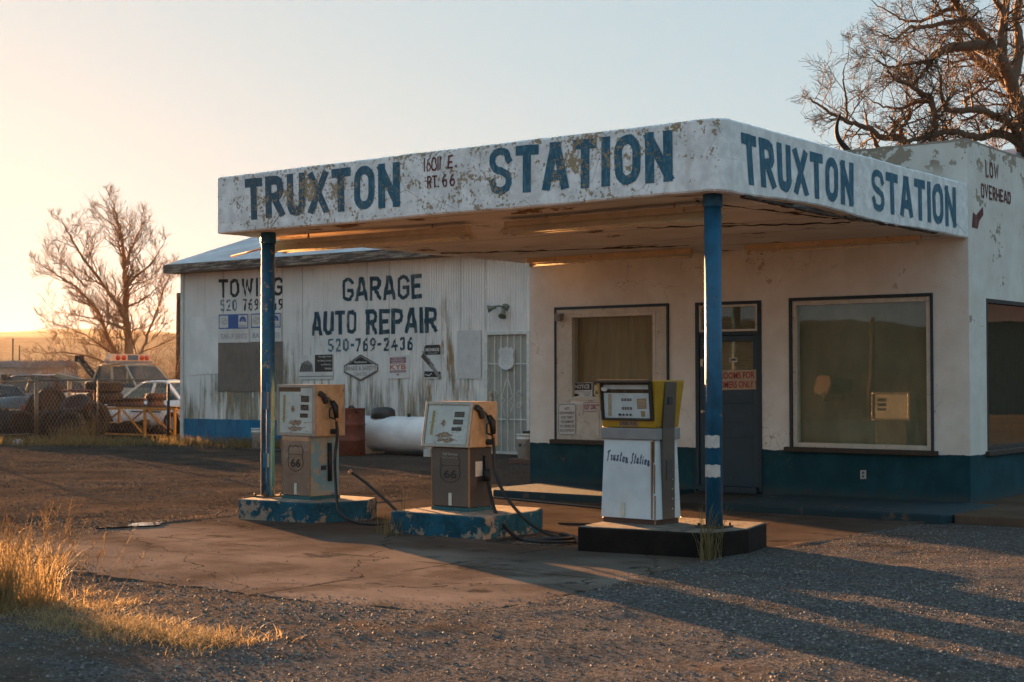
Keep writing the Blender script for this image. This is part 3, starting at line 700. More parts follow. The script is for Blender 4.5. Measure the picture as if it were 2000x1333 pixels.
M_SHEET = m_curtain('woven_tan_sheet', (.33, .25, .16), (.46, .37, .25), 3.); M_OLIVE = m_curtain('olive_shade', (.21, .21, .15), (.33, .325, .24), .6)
M_BLIND = plain('cream_blind', (.42, .35, .24), .7, vs=12)
def rect_frame(mb, x0, x1, z0, z1, w, y0, y1):
    mb.bx(x0, x0+w, y0, y1, z0, z1); mb.bx(x1-w, x1, y0, y1, z0, z1); mb.bx(x0+w+.0005, x1-w-.0005, y0, y1, z1-w, z1); mb.bx(x0+w+.0005, x1-w-.0005, y0, y1, z0, z0+w); return mb
# left window: outer blue outline, cream boards, curtain
w1 = rect_frame(MB(), W1[0]-.004, W1[1]+.004, W1[2]-.004, W1[3]+.004, .05, -.022, .10).build('window', M_CREAM, ST, bevel=.004)
MB().quad((W1[0]+.04, .05, W1[2]+.04), (W1[1]-.04, .05, W1[2]+.04), (W1[1]-.04, .05, W1[3]-.04), (W1[0]+.04, .05, W1[3]-.04)).build('pane', M_GLASS, w1, fix=False)
vs = []; n = 60
for k in range(n+1):
    x = W1[0]-.02+(W1[1]-W1[0]+.04)*k/n; y = .17+.010*math.sin(k*.9)+.008*math.sin(k*.37+1); vs += [(x, y, W1[2]-.02), (x, y+.006*math.sin(k), W1[3]+.02)]
MB().add(vs, [(2*k, 2*k+2, 2*k+3, 2*k+1) for k in range(n)], True).build('curtain', M_SHEET, w1)
mb = MB(); bx_ = (-5.955, -4.085, .605, 2.455)
mb.bx(bx_[0], bx_[0]+.03, -.03, .002, bx_[2], bx_[3]); mb.bx(bx_[1]-.03, bx_[1], -.03, .002, bx_[2], bx_[3]); mb.bx(bx_[0]+.031, bx_[1]-.031, -.03, .002, bx_[3]-.035, bx_[3]); mb.build('outline_trim', M_TRIM, w1, bevel=.003)
mb = MB(); a0, a1 = bx_[0]+.031, bx_[1]-.031
mb.bx(a0, a1, -.016, .001, W1[3]+.005, bx_[3]-.036); mb.bx(a0, W1[0]-.005, -.016, .001, 1.10, W1[3]+.004); mb.bx(W1[1]+.005, a1, -.016, .001, 1.10, W1[3]+.004)
mb.bx(a0, a1, -.019, .001, .61, 1.099); mb.bx(-5.24, -5.20, -.03, -.0195, .63, 1.08)
mb.build('board_surround', M_CREAM, w1, bevel=.003)
MB().bx(-6.01, -4.05, -.075, .001, .545, .604).build('sill', M_SILL, w1, bevel=.006)
# big right window
w2 = rect_frame(MB(), W2[0]-.004, W2[1]+.004, W2[2]-.004, W2[3]+.004, .055, -.006, .10).build('window', M_CREAM, ST, bevel=.004)
MB().quad((W2[0]+.045, .04, W2[2]+.045), (W2[1]-.045, .04, W2[2]+.045), (W2[1]-.045, .04, W2[3]-.045), (W2[0]+.045, .04, W2[3]-.045)).build('pane', M_GLASS, w2, fix=False)
vs = []; n = 40
for k in range(n+1):
    x = W2[0]-.02+(W2[1]-W2[0]+.04)*k/n; y = .16+.004*math.sin(k*.5); vs += [(x, y, W2[2]-.02), (x, y, W2[3]+.02)]
MB().add(vs, [(2*k, 2*k+2, 2*k+3, 2*k+1) for k in range(n)], True).build('shade', M_OLIVE, w2)
mb = MB(); mb.bx(W2[0]-.045, W2[0]-.005, -.026, .002, W2[2]-.02, W2[3]+.045); mb.bx(W2[1]+.005, W2[1]+.035, -.026, .002, W2[2]-.02, W2[3]+.045); mb.bx(W2[0]-.0045, W2[1]+.0045, -.026, .002, W2[3]+.006, W2[3]+.045)
mb.build('outline_trim', M_TRIM, w2, bevel=.003)
MB().bx(W2[0]-.10, W2[1]+.09, -.085, .001, .535, .594).build('sill', M_SILL, w2, bevel=.008)
# side windows
for (y0, y1, z0, z1) in (W3, W4):
    fr = MB()
    for a, b, c, d in ((y0, y0+.05, z0, z1), (y1-.05, y1, z0, z1), (y0+.0505, y1-.0505, z1-.05, z1), (y0+.0505, y1-.0505, z0, z0+.05)): fr.bx(-.12, .004, a, b, c, d)
    w3 = fr.build('window', plain('rotten_dark_frame', (.05, .04, .035), .8, bump=.5), ST, bevel=.004)
    MB().quad((-.05, y0+.04, z0+.04), (-.05, y1-.04, z0+.04), (-.05, y1-.04, z1-.04), (-.05, y0+.04, z1-.04)).build('pane', M_GLASS, w3, fix=False)
    MB().bx(-.01, .05, y0-.06, y1+.06, z0-.06, z0-.001).build('sill', M_SILL, w3, bevel=.008)
    MB().quad((-.17, y0-.03, z0-.02), (-.17, y1+.03, z0-.02), (-.17, y1+.03, z1+.02), (-.17, y0-.03, z1+.02)).build('shade', plain('brown_shade', (.05, .04, .025), .9), w3)
# door set: frame, transom, leaf with blind and red sign
dw = MB(); x0, x1 = DR[0], DR[1]
dw.bx(x0, x0+.055, -.018, .12, .0, DR[3]-.04); dw.bx(x1-.055, x1, -.018, .12, .0, DR[3]-.04); dw.bx(x0, x1, -.019, .12, DR[3]-.0395, DR[3]); dw.bx(x0+.056, x1-.056, -.012, .12, 2.01, 2.06)
dw.bx(x0+.056, x1-.056, -.06, .12, -.02, .06)
d0 = dw.build('door_frame', M_TRIM, ST, bevel=.004)
tz0, tz1 = 2.061, DR[3]-.041
rect_frame(MB(), x0+.056, x1-.056, tz0, tz1, .03, -.012, .06).build('transom_frame', M_CREAM, d0, bevel=.003)
MB().quad((x0+.08, .03, tz0+.025), (x1-.08, .03, tz0+.025), (x1-.08, .03, tz1-.025), (x0+.08, .03, tz1-.025)).build('transom_pane', M_GLASS, d0, fix=False)
mb = MB()
for k in range(18): mb.box(((x0+x1)/2, .09, tz0+.01+k*.021), (x1-x0-.13, .02, .0015), Matrix.Rotation(.7, 3, 'X'))
mb.build('transom_blind', M_BLIND, d0)
dl = MB(); a, b = x0+.058, x1-.058; gz0, gz1, g0, g1 = 1.36, 1.93, x0+.17, x1-.13
dl.bx(a, g0, .0, .045, .062, 2.006); dl.bx(g1, b, .0, .045, .062, 2.006); dl.bx(g0+.0005, g1-.0005, .0, .045, gz1, 2.006); dl.bx(g0+.0005, g1-.0005, .0, .045, .062, gz0)
for zz in (1.14, .70): dl.bx(g0, g1, -.006, .0005, zz-.012, zz+.012)
door = dl.build('door', M_DOOR, ST, bevel=.004)
MB().quad((g0, .03, gz0), (g1, .03, gz0), (g1, .03, gz1), (g0, .03, gz1)).build('pane', M_GLASS, door, fix=False)
mb = MB()
for k in range(26): mb.box(((g0+g1)/2, .075, gz0+.01+k*.0225), (g1-g0, .02, .0015), Matrix.Rotation(.8, 3, 'X'))
mb.bx(g0, g1, .10, .105, gz0, gz1); mb.build('blind', M_BLIND, door)
MB().box((x0+.115, -.03, 1.66), (.035, .04, .10)).tube([(x0+.13, -.03, 1.02), (x0+.13, -.07, 1.02)], .022, 12).tube([(x0+.13, -.065, 1.02), (x0+.2, -.072, 1.02)], .012, 8).build('door_handle', plain('dull_brass', (.45, .38, .28), .4, .8), door, bevel=.003)
TL, TR, BL = ony(1378, 725, -.002), ony(1477, 722, -.002), ony(1378, 763, -.002)
B = Board(TL, TR, BL); mb = MB(); B.slab(mb, 0, 1, 0, 1, -.004, 0); sgn = mb.build('door_notice', plain('tan_notice', (.42, .30, .20), .6), door)
mb = MB(); B.text(mb, 'RESTROOMS FOR', .03, .97, .56, .90, .002, .02); B.text(mb, 'CUSTOMERS ONLY !', -.1+.12, 1.0, .10, .44, .002, .02); mb.build('notice_lettering', plain('red_letters', (.30, .02, .02), .6), door)
B = Board(ony(1424, 699, -.002), ony(1440, 698.5, -.002), ony(1424, 708, -.002)); mb = MB(); B.slab(mb, 0, 1, 0, 1, -.003, 0); mb.build('hours_sticker', plain('white_sticker', (.55, .5, .45), .6), door)
mb = MB(); B.text(mb, 'OPEN', .1, .9, .2, .8, .002, .03); mb.build('sticker_lettering', plain('black_letters', (.02, .02, .02), .6), door)
# outlet on the blue band, small wall lamp box
B = Board(ony(1681, 919, -.001), ony(1692, 918.6, -.001), ony(1681, 936, -.001)); mb = MB(); B.slab(mb, 0, 1, 0, 1, -.001, .012); o_ = mb.build('wall_outlet', plain('outlet_plastic', (.5, .48, .44), .5), ST, bevel=.003)
mb = MB(); B.slab(mb, .28, .72, .56, .86, .0125, .016); B.slab(mb, .28, .72, .14, .44, .0125, .016); mb.build('socket', plain('socket_grey', (.12, .12, .12), .5), o_)
mb = MB(); c = ony(1092, 622, -.05); mb.box(c+Vector((0, 0, .01)), (.1, .10, .09), Matrix.Rotation(.25, 3, 'X')); mb.box(c+Vector((0, .03, .06)), (.12, .10, .015))
mb.build('wall_lamp', plain('grey_lamp_box', (.25, .24, .22), .5, .3), ST, bevel=.006)

# fluorescent fixtures hanging under the canopy
def fluoro(xa, xb, y, z, wide, label):
    t_ = thing('fluorescent_light', label, 'light fixture', ((xa+xb)/2, y, z), 0, 'fluorescent fixtures under the canopy')
    hw = .15 if wide else .05; M_H = plain('tan_fixture_enamel', (.62, .44, .26), .45, vs=5, dirt=(.2, .1, .05), dirt_amt=.0)
    pr = [(-hw, .0), (-hw*.55, .06), (-.045, .075), (-.045, .13), (.045, .13), (.045, .075), (hw*.55, .06), (hw, 0), (hw*.55-.01, .045), (-hw*.55+.01, .045)] if wide else [(-.045, .01), (-.045, .075), (.045, .075), (.045, .01)]
    M_ = Matrix(((0, 0, 1, 0), (1, 0, 0, y), (0, 1, 0, z), (0, 0, 0, 1)))
    MB().prism(pr, xa, xb, M_).build('housing', M_H, t_, bevel=.004)
    for dy in ((-.075, .075) if wide else (0,)):
        yy = y+dy; zz = z+(.012 if wide else -.02)
        tb = MB().tube([(xa+.05, yy, zz), (xb-.05, yy, zz)], .017, 12).build('tube', plain('old_tube_glass', (.72, .62, .45), .25), t_)
        if wide and dy > 0:
            for xe in (xa+.5, xb-.5): MB().tube([(xe, y, z+.12), (xe, y, ZB+.03)], .012, 6).build('hanger', M_H, t_)
        for xe in (xa+.03, xb-.03): MB().box((xe, yy, zz+.01), (.035, .035, .07)).build('lamp_holder', plain('holder_white', (.5, .42, .3), .5), tb, bevel=.003)
    return t_
fluoro(-6.30, -3.45, -5.02, ZB-.165, True, 'long twin tube light under the front left edge of the canopy')
fluoro(-2.95, -.45, -5.02, ZB-.155, True, 'long twin tube light under the canopy near the right blue column')
fluoro(-6.0, -3.40, -.55, ZB-.055, False, 'slim tube light above the curtained window')
fluoro(-2.62, -.35, -.55, ZB-.055, False, 'slim tube light above the large olive window')

# ------------------------------------------------------------------ garage building
GY = 7.2; PITCH = .068; AMP = .012
wave = lambda x: -AMP*math.cos(2*math.pi*x/PITCH)
def m_corr():
    t = NT('painted_corrugated_iron'); p = t.pos(); x, y, z = t.sep(p)[0:3]
    st = t.noise(t.scale(p, 1, 1, .07), 9, 6, .7); st2 = t.noise(t.scale(p, 1, 1, .22), 2.2, 6, .65); lrg = t.noise(p, .55, 3, .5)
    low = t.step(z, 2.9, .6)                                 # weather strips the paint from the lower sheets first
    v = t.math('ADD', t.math('MULTIPLY', st, .5), t.math('MULTIPLY', st2, .55)); v = t.math('MULTIPLY_ADD', lrg, .35, v)
    v = t.math('MULTIPLY_ADD', low, .16, v)
    v = t.math('SUBTRACT', v, t.math('MULTIPLY', t.step(x, -20.6, -22), t.step(z, 1.3, 2.2, .0, .14)))
    w = t.mix(t.step(t.noise(p, 1.2, 5), .3, .7), (.64, .64, .62), (.76, .75, .72))
    w = t.mix(t.math('MULTIPLY', t.step(st, .5, .75), .3), w, (.40, .37, .31))
    bare = t.mix(t.step(t.noise(t.scale(p, 1, 1, .3), 6, 6, .7), .38, .62), (.19, .19, .165), (.31, .26, .17))
    col = t.mix(t.step(v, .78, .94), w, bare)
    rust = t.mix(st, (.20, .11, .05), (.38, .26, .13)); col = t.mix(t.math('MULTIPLY', t.step(t.math('MULTIPLY_ADD', st2, .6, t.math('MULTIPLY', t.noise(t.scale(p, 1, 1, .1), 14, 5, .7), .6)), .69, .76), t.step(z, 3.1, 2.3)), col, rust)
    zz = t.math('MULTIPLY_ADD', t.noise(t.scale(p, 1, 1, .2), 12, 3), .04, z)
    bl = t.mix(t.step(t.noise(t.scale(p, 1, 1, .3), 5, 6, .7), .3, .7), (.008, .11, .22), (.018, .20, .36))
    col = t.mix(t.step(zz, .515, .505), col, bl)
    seam = t.math('LESS_THAN', t.math('ABSOLUTE', t.math('SUBTRACT', t.math('FRACT', t.math('MULTIPLY', x, 1.51)), .5)), .010)
    col = t.mix(t.math('MULTIPLY', seam, .5), col, (.12, .10, .08))
    return t.fin(col, .6, 0, t.bump(t.noise(p, 40, 4), .003, .4), .35)
M_CORR = m_corr()
GA = thing('garage_building', 'white corrugated iron workshop with peeling paint, blue skirting and hand painted lettering', 'garage', (-15, 12, G))
GX0, GX1, GZ = -22.36, -4.0, 4.05
def corr(mb, x0, x1, z0, z1, y, front=True, st=PITCH/8):
    xs = np.arange(x0, x1+st/2, st); zs = np.linspace(z0, z1, 3); o = []
    vs = [(x, y+wave(x), z) for z in zs for x in xs]; k = len(xs)
    return mb.add(vs, [(j*k+i, j*k+i+1, (j+1)*k+i+1, (j+1)*k+i) for j in range(2) for i in range(k-1)], True)
GD = (ony(949, 652, GY).x, ony(1034, 652, GY).x, 2.40)      # security door opening
mb = MB(); corr(mb, GX0, GD[0], G-.03, GZ+.1, GY); corr(mb, GD[0], GD[1], GD[2], GZ+.1, GY); corr(mb, GD[1], GX1, G-.03, GZ+.1, GY)
mb.build('front_wall', M_CORR, GA, fix=False)
mb = MB(); mb.bx(GX0, GX0+.02, GY+.02, 17.5, G-.03, GZ+.05); mb.bx(GX1-.02, GX1, GY+.02, 17.5, G-.03, GZ+.05); mb.bx(GX0, GX1, 17.5, 17.52, G-.03, GZ+.05)
for xx in (GX0, GX1-.02): mb.prism([(GY+.02, GZ+.051), (17.5, GZ+.051), (12.36, 5.7)], xx, xx+.02, Matrix(((0, 0, 1, 0), (1, 0, 0, 0), (0, 1, 0, 0), (0, 0, 0, 1))))
mb.build('side_wall', M_CORR, GA)
MB().bx(GX0-.014, GX0+.09, GY-.03, GY+.03, G-.03, GZ+.04).build('corner_trim', plain('white_flashing', (.58, .57, .53), .5, vs=4), GA)
# roof: hipped sheet-metal roof with weathered board fascia
EX0, EX1, EY0, EY1, EZ = -22.42, -3.4, 6.72, 18.0, 4.21
_rk = onx(497, 462, EX0); RX0, RX1, RY = EX0, EX1, 12.36; RZ = EZ+(_rk.z-EZ)/(_rk.y-EY0)*(RY-EY0)
t = NT('pale_metal_roof'); p = t.pos()
rib = t.math('LESS_THAN', t.math('ABSOLUTE', t.math('SUBTRACT', t.math('FRACT', t.math('MULTIPLY', t.sep(p)[0], 1.6)), .5)), .03)
M_ROOF = t.fin(t.mix(t.step(t.noise(p, 1.5, 6, .65), .35, .7), (.30, .34, .38), (.52, .56, .60)), .42, .35, t.bump(t.math('ADD', rib, t.noise(p, 1.0, 3)), .02, .6))
A, B_, C_, D_ = (EX0, EY0, EZ), (EX1, EY0, EZ), (EX1, EY1, EZ), (EX0, EY1, EZ); E1, E2 = (RX0, RY, RZ), (RX1, RY, RZ)
MB().add([A, B_, C_, D_, E1, E2], [(0, 1, 5, 4), (1, 2, 5), (2, 3, 4, 5), (3, 0, 4)]).build('roof', M_ROOF, GA)
t = NT('weathered_board'); p = t.pos(); g_ = t.noise(t.scale(p, .6, 3, 6), 4, 7, .7)
M_BOARD = t.fin(t.mix(t.step(g_, .45, .62), (.07, .05, .04), (.34, .27, .21)), .85, 0, t.bump(g_, .01, .8))
mb = MB(); mb.bx(EX0, EX1, EY0-.03, EY0-.001, EZ-.21, EZ-.012); mb.bx(EX0-.03, EX0-.001, EY0-.03, EY1, EZ-.21, EZ-.012); mb.build('fascia_board', M_BOARD, GA, bevel=.006)
MB().quad((EX0, EY0, EZ-.205), (EX1, EY0, EZ-.205), (EX1, GY+.05, EZ-.205), (EX0, GY+.05, EZ-.205)).build('eave_underside', plain('old_eave', (.25, .2, .15), .9), GA)
MB().bx(-22.9, -22.43, 8.6, 9.4, 4.0, 4.72).build('chimney_block', plain('pale_block', (.5, .45, .38), .8, bump=.3), GA)
# bare galvanised sheet over an old window
m = MB(); xa, xb = ony(428, 700, GY).x, ony(554, 700, GY).x
xs = np.arange(xa, xb, PITCH/8); vs = [(x, GY-.022+wave(x), z) for z in (1.15, 2.31) for x in xs]; k = len(xs)
m.add(vs, [(i, i+1, k+i+1, k+i) for i in range(k-1)], True)
m.build('window_cover', plain('bare_galvanised', (.17, .155, .135), .55, .3, vs=3, dirt=(.12, .08, .05)), GA, fix=False)
# flat patched sheet at the left end
m = MB(); P0 = [ony(*p_, GY-.016) for p_ in [(371, 620), (428, 618), (428, 730), (371, 733)]]; m.add(P0, [(0, 1, 2, 3)]); m.build('patched_sheet', plain('flat_patch_paint', (.70, .69, .66), .6, vs=2, dirt=(.3, .25, .18), dirt_amt=-.03), GA, fix=False)
def m_wallpaint(name, c, fade):
    t = NT(name); p = t.pos(); a = t.noise(t.scale(p, 1, 1, .4), 7, 6, .7)
    col = t.mix(t.math('MULTIPLY', t.step(a, .48, .7), fade), c, (.34, .37, .36)); st2 = t.noise(t.scale(p, 1, 1, .22), 2.2, 6, .65)
    col = t.mix(t.math('MULTIPLY', t.step(t.math('MULTIPLY_ADD', st2, .6, t.math('MULTIPLY', t.noise(t.scale(p, 1, 1, .1), 14, 5, .7), .6)), .69, .76), .7), col, (.28, .2, .11))
    return t.fin(col, .7, 0)
M_GBLUE = m_wallpaint('garage_lettering_blue', (.012, .055, .085), .45); M_GPALE = m_wallpaint('garage_lettering_faded', (.035, .13, .20), .8); M_GBLACK = m_wallpaint('garage_lettering_black', (.022, .028, .032), .3)
gy = lambda x, y: ony(x, y, GY)
gt = dict(drape=wave, off=.005)
paint_text('towing_lettering', 'TOWING', C4(gy, (427, 546), (552, 541), (428, 582), (552, 578)), nf, M_GBLACK, GA, .085, .08, jit=.012, **gt)
paint_text('phone_lettering', '520', C4(gy, (431, 586), (463, 585), (431, 609), (463, 608)), nf, M_GPALE, GA, .038, .07, jit=.012, **gt)
paint_text('phone_lettering', '769', C4(gy, (475, 584), (505, 583), (475, 608), (505, 607)), nf, M_GBLACK, GA, .045, .06, jit=.012, **gt)
paint_text('phone_lettering', '69', C4(gy, (532, 584), (553, 583), (532, 607), (553, 606)), nf, M_GBLACK, GA, .045, .07, jit=.012, **gt)
paint_text('garage_lettering', 'GARAGE', C4(gy, (669, 543), (824, 535), (669, 590), (824, 584)), nf, M_GBLUE, GA, .095, .055, jit=.012, **gt)
paint_text('repair_lettering', 'AUTO', C4(gy, (609, 610), (697, 605), (609, 657), (697, 652)), nf, M_GBLUE, GA, .095, .05, jit=.012, **gt)
paint_text('repair_lettering', 'REPAIR', C4(gy, (715, 605), (854, 599), (715, 655), (854, 650)), nf, M_GBLUE, GA, .095, .05, jit=.012, **gt)
paint_text('phone_lettering', '520', C4(gy, (641, 662), (681, 661), (641, 689), (681, 687)), nf, M_GPALE, GA, .052, .07, jit=.012, **gt)
paint_text('phone_lettering', '-', C4(gy, (685, 661), (692, 661), (685, 687), (692, 687)), nf, M_GPALE, GA, .06, .07, jit=.0, **gt)
paint_text('phone_lettering', '769-2436', C4(gy, (694, 661), (807, 658), (694, 687), (807, 685)), nf, M_GBLUE, GA, .056, .06, jit=.012, **gt)
# security door with bars and scrolls
M_WIRON = plain('white_iron_bars', (.60, .60, .56), .5, vs=10)
gx0, gx1, gz1 = GD[0]+.01, GD[1]-.01, GD[2]-.01
dr = MB().bx(gx0+.045, gx1-.045, GY+.05, GY+.07, G+.05, gz1-.045).build('door', plain('pale_door_screen', (.36, .36, .31), .7, vs=3, dirt=(.25, .22, .16)), GA)
mb = MB(); mb.bx(gx0-.03, gx0+.045, GY-.03, GY+.09, G, gz1+.02); mb.bx(gx1-.045, gx1+.03, GY-.03, GY+.09, G, gz1+.02); mb.bx(gx0+.0455, gx1-.0455, GY-.03, GY+.09, gz1-.045, gz1+.021); mb.bx(gx0+.0455, gx1-.0455, GY-.03, GY+.09, G, G+.05)
mb.build('door_frame', M_WIRON, dr, bevel=.004)
mb = MB(); wdt = gx1-gx0-.09; zt_, zb_ = gz1-.045, G+.05
for k in range(1, 6): x = gx0+.045+wdt*k/6; mb.bx(x-.009, x+.009, GY+.002, GY+.018, zb_, zt_)
for zz in (.62, 1.75): mb.bx(gx0+.045, gx1-.045, GY-.002, GY+.001, zz-.012, zz+.012)
for sx in (-1, 1):
    cx = (gx0+gx1)/2
    mb.tube([(cx+sx*.02, GY-.01, 1.45), (cx+sx*.10, GY-.01, 1.2), (cx+sx*.14, GY-.01, 1.08), (cx+sx*.06, GY-.01, 1.0), (cx+sx*.14, GY-.01, .92), (cx+sx*.10, GY-.01, .8), (cx+sx*.02, GY-.01, .62)], .009, 6)
    for zc in (1.14, .9): mb.tube([(cx+sx*.30+.07*math.cos(a)*(1-a/12), GY-.01, zc+.07*math.sin(a)*(1-a/12)) for a in [k*.5 for k in range(15)]], .008, 6)
mb.build('door_bars', M_WIRON, dr)
mb = MB(); mb.cyl((gx0+.10, GY-.0, .97), (gx0+.10, GY-.05, .97), .035, 14); mb.cyl((gx0+.10, GY, 1.12), (gx0+.10, GY-.03, 1.12), .032, 14); mb.bx(gx0+.05, gx0+.15, GY-.006, GY-.003, .88, 1.2); mb.build('door_lock', plain('dull_brass', (.45, .38, .28), .4, .8), dr)
def shield(cx, cz, w, h):
    P = [(-.5, .30), (-.36, .5), (-.16, .44), (0, .52), (.16, .44), (.36, .5), (.5, .30), (.43, .12), (.5, -.12), (.46, -.34), (.26, -.47), (0, -.54), (-.26, -.47), (-.46, -.34), (-.5, -.12), (-.43, .12)]
    return [(cx+a*w, cz+b*h) for a, b in P]
cx, cz = ony(990, 700, GY).x, ony(990, 700, GY).z
Mxz = Matrix(((1, 0, 0, 0), (0, 0, -1, GY-.012), (0, 1, 0, 0), (0, 0, 0, 1)))
sh = MB().prism(shield(cx, cz, .40, .46), 0, .02, Mxz).build('route_shield', plain('white_shield_plastic', (.58, .58, .57), .5, vs=3), dr, bevel=.004)
mb = MB(); font_in(mb, '66', (cx-.12, GY-.033, cz-.15), (.24, 0, 0), (0, 0, .19), .002, .02); font_in(mb, 'ROUTE', (cx-.13, GY-.033, cz+.08), (.26, 0, 0), (0, 0, .07), .002, .01); mb.build('shield_lettering', plain('raised_white', (.50, .50, .49), .5), dr)
# flood lamp by the door
c = ony(978, 600, GY-.12)
FL = thing('flood_lamp', 'rusty twin flood lamp fixed high on the corrugated wall over the barred door', 'lamp', (c.x, GY, c.z))
M_LAMP = plain('corroded_lamp_metal', (.22, .22, .17), .6, .4, vs=20, dirt=(.15, .10, .05))
MB().cyl((c.x+.06, GY-.0, c.z), (c.x+.06, GY-.07, c.z), .07, 14).tube([(c.x+.06, GY-.06, c.z), (c.x-.02, GY-.14, c.z+.02), (c.x-.12, GY-.16, c.z+.01)], .018, 8).build('bracket', M_LAMP, FL)
for a, b in (((c.x-.10, GY-.15, c.z), (c.x-.24, GY-.24, c.z-.04)), ((c.x+.06, GY-.08, c.z-.03), (c.x+.10, GY-.2, c.z-.2))):
    MB().tube([a, Vector(a).lerp(Vector(b), .45), b], [.03, .04, .085], 14).build('lamp_head', M_LAMP, FL)

# ------------------------------------------------------------------ signs on the walls
SW = plain('sign_white', (.58, .57, .54), .45, vs=3, dirt=(.4, .33, .24), dirt_amt=-.02); SB = plain('sign_black', (.014, .012, .012), .45); SBL = plain('sign_royal_blue', (.008, .075, .29), .45)
SR = plain('sign_red_print', (.26, .015, .015), .5); SGR = plain('sign_grey_print', (.20, .19, .18), .5); SM = plain('sign_mauve', (.24, .08, .10), .5); SOR = plain('sign_faded_red', (.50, .12, .07), .5)
def sign(name, label, cat, TL, TR, BL, th=.012, base=SW, group=None, round_=0.):
    B = Board(TL, TR, BL); r = thing(name, label, cat, tuple(B.p(.5, 0)), 0, group)
    if round_:
        ul, vl = B.U.length, B.V.length; P = []
        for cx, cy, a in ((1-round_/ul, 1-round_/vl, 0), (round_/ul, 1-round_/vl, 90), (round_/ul, round_/vl, 180), (1-round_/ul, round_/vl, 270)):
            P += [(cx+round_/ul*math.cos(R(a+b)), cy+round_/vl*math.sin(R(a+b))) for b in range(0, 91, 15)]
        mb = MB(); k = len(P); mb.add([B.p(a, b, 0) for a, b in P]+[B.p(a, b, th) for a, b in P], [tuple(range(k))[::-1], tuple(range(k, 2*k))]+[(i, (i+1) % k, k+(i+1) % k, k+i) for i in range(k)])
        B.P = P
    else: mb = MB(); B.slab(mb, 0, 1, 0, 1, 0, th)
    mb.build('panel', base, r, bevel=.002); B.r = r; B.t = th+.0015
    return B
def on(B, name, mat, fn):
    mb = MB(); fn(mb); return mb.build(name, mat, B.r, fix=False)
gs = lambda x, y: ony(x, y, GY-.014)
# two service signs
for k, (xa, xb, yt, word, lab) in enumerate(((427, 486.5, 614, 'TUNE-UP SERVICE', 'white and blue tin sign reading tune-up service on corrugated wall'), (490, 550, 612, 'BATTERIES', 'white and blue tin sign half hidden behind the left blue column'))):
    B = sign('service_sign', lab, 'sign', gs(xa, yt), gs(xb, yt-1.5), gs(xa, yt+56), group='service signs under the towing lettering')
    on(B, 'blue_field', SBL, lambda mb: B.flat(mb, [(.02, .48), (.98, .48), (.98, .98), (.02, .98)], B.t))
    on(B, 'white_field', SW, lambda mb: (B.flat(mb, [(.045, .52), (.33, .52), (.33, .94), (.045, .94)], B.t+.001), B.flat(mb, [(.67, .52), (.955, .52), (.955, .94), (.67, .94)], B.t+.001)))
    circ = lambda cx, cy, r_, a0=0, a1=360: [(cx+r_*math.cos(R(a)), cy+1.08*r_*math.sin(R(a))) for a in np.linspace(a0, a1, 25)]
    on(B, 'round_emblem', SGR, lambda mb: (B.line(mb, circ(.19, .73, .105), .012, B.t+.002), B.text(mb, 'AC', .125, .255, .655, .80, B.t+.0022, .01)))
    on(B, 'blue_emblem', SBL, lambda mb: (B.line(mb, circ(.81, .765, .075, 0, 180), .07, B.t+.002), B.text(mb, 'Delco', .70, .92, .54, .62, B.t+.0025, .01), B.flat(mb, circ(.81, .755, .028), B.t+.0022)))
    on(B, 'lettering', plain('sign_faded_mauve', (.30, .27, .30), .5), lambda mb: B.text(mb, word, .07, .95, .13, .31, B.t, .02))
B = sign('parts_sign', 'black and white parts sign with a photo of an engine on corrugated wall', 'sign', gs(584, 694), gs(651, 692), gs(584, 742))
on(B, 'black_field', SB, lambda mb: B.flat(mb, [(.48, .30), (.99, .30), (.99, .99), (.48, .99)], B.t))
on(B, 'engine_picture', SGR, lambda mb: (B.flat(mb, [(.02, .31), (.44, .31), (.40, .62), (.28, .78), (.14, .72), (.05, .52)], B.t), B.line(mb, [(.06, .52), (.15, .70), (.28, .68), (.38, .55)], .02, B.t+.001)))
on(B, 'picture_detail', SB, lambda mb: [B.line(mb, [(.06+k*.045, .35), (.10+k*.045, .66-.02*k)], .022, B.t+.0022) for k in range(7)])
on(B, 'grey_stripe', SGR, lambda mb: B.flat(mb, [(.0, .10), (1, .10), (1, .14), (0, .14)], B.t))
on(B, 'lettering', SW, lambda mb: [B.text(mb, s_, u0, .96, v, v+.085, B.t+.002, .015) for s_, u0, v in (('The Right Parts', .58, .86), ('for Ford, Lincoln', .56, .70), ('and Mercury', .66, .54), ('Vehicles', .76, .39))])
# six-sided brake sign
B = Board(gs(672, 694), gs(739, 692), gs(672, 745)); r = thing('brake_sign', 'six sided white brake and safety sign with black border', 'sign', tuple(B.p(.5, 0)))
hx = [(0, .34), (.5, 0), (1, .36), (1, .60), (.5, 1), (0, .58)]
mb = MB(); mb.add([B.p(a, b, 0) for a, b in hx]+[B.p(a, b, .01) for a, b in hx], [(5, 4, 3, 2, 1, 0), (6, 7, 8, 9, 10, 11)]+[(i, (i+1) % 6, 6+(i+1) % 6, 6+i) for i in range(6)]); mb.build('panel', SW, r)
B.r = r; B.t = .0115; ins = lambda s_: [(.5+(a-.5)*s_, .49+(b-.49)*s_) for a, b in hx]
on(B, 'border', SB, lambda mb: (B.line(mb, ins(.97)+ins(.97)[:1], .022, B.t), B.line(mb, ins(.88)+ins(.88)[:1], .012, B.t)))
on(B, 'black_field', SB, lambda mb: B.flat(mb, [(.13, .62), (.87, .62), (.5, .92)], B.t+.001))
on(B, 'brand_lettering', SW, lambda mb: B.text(mb, 'Raybestos', .32, .68, .66, .76, B.t+.003, .02))
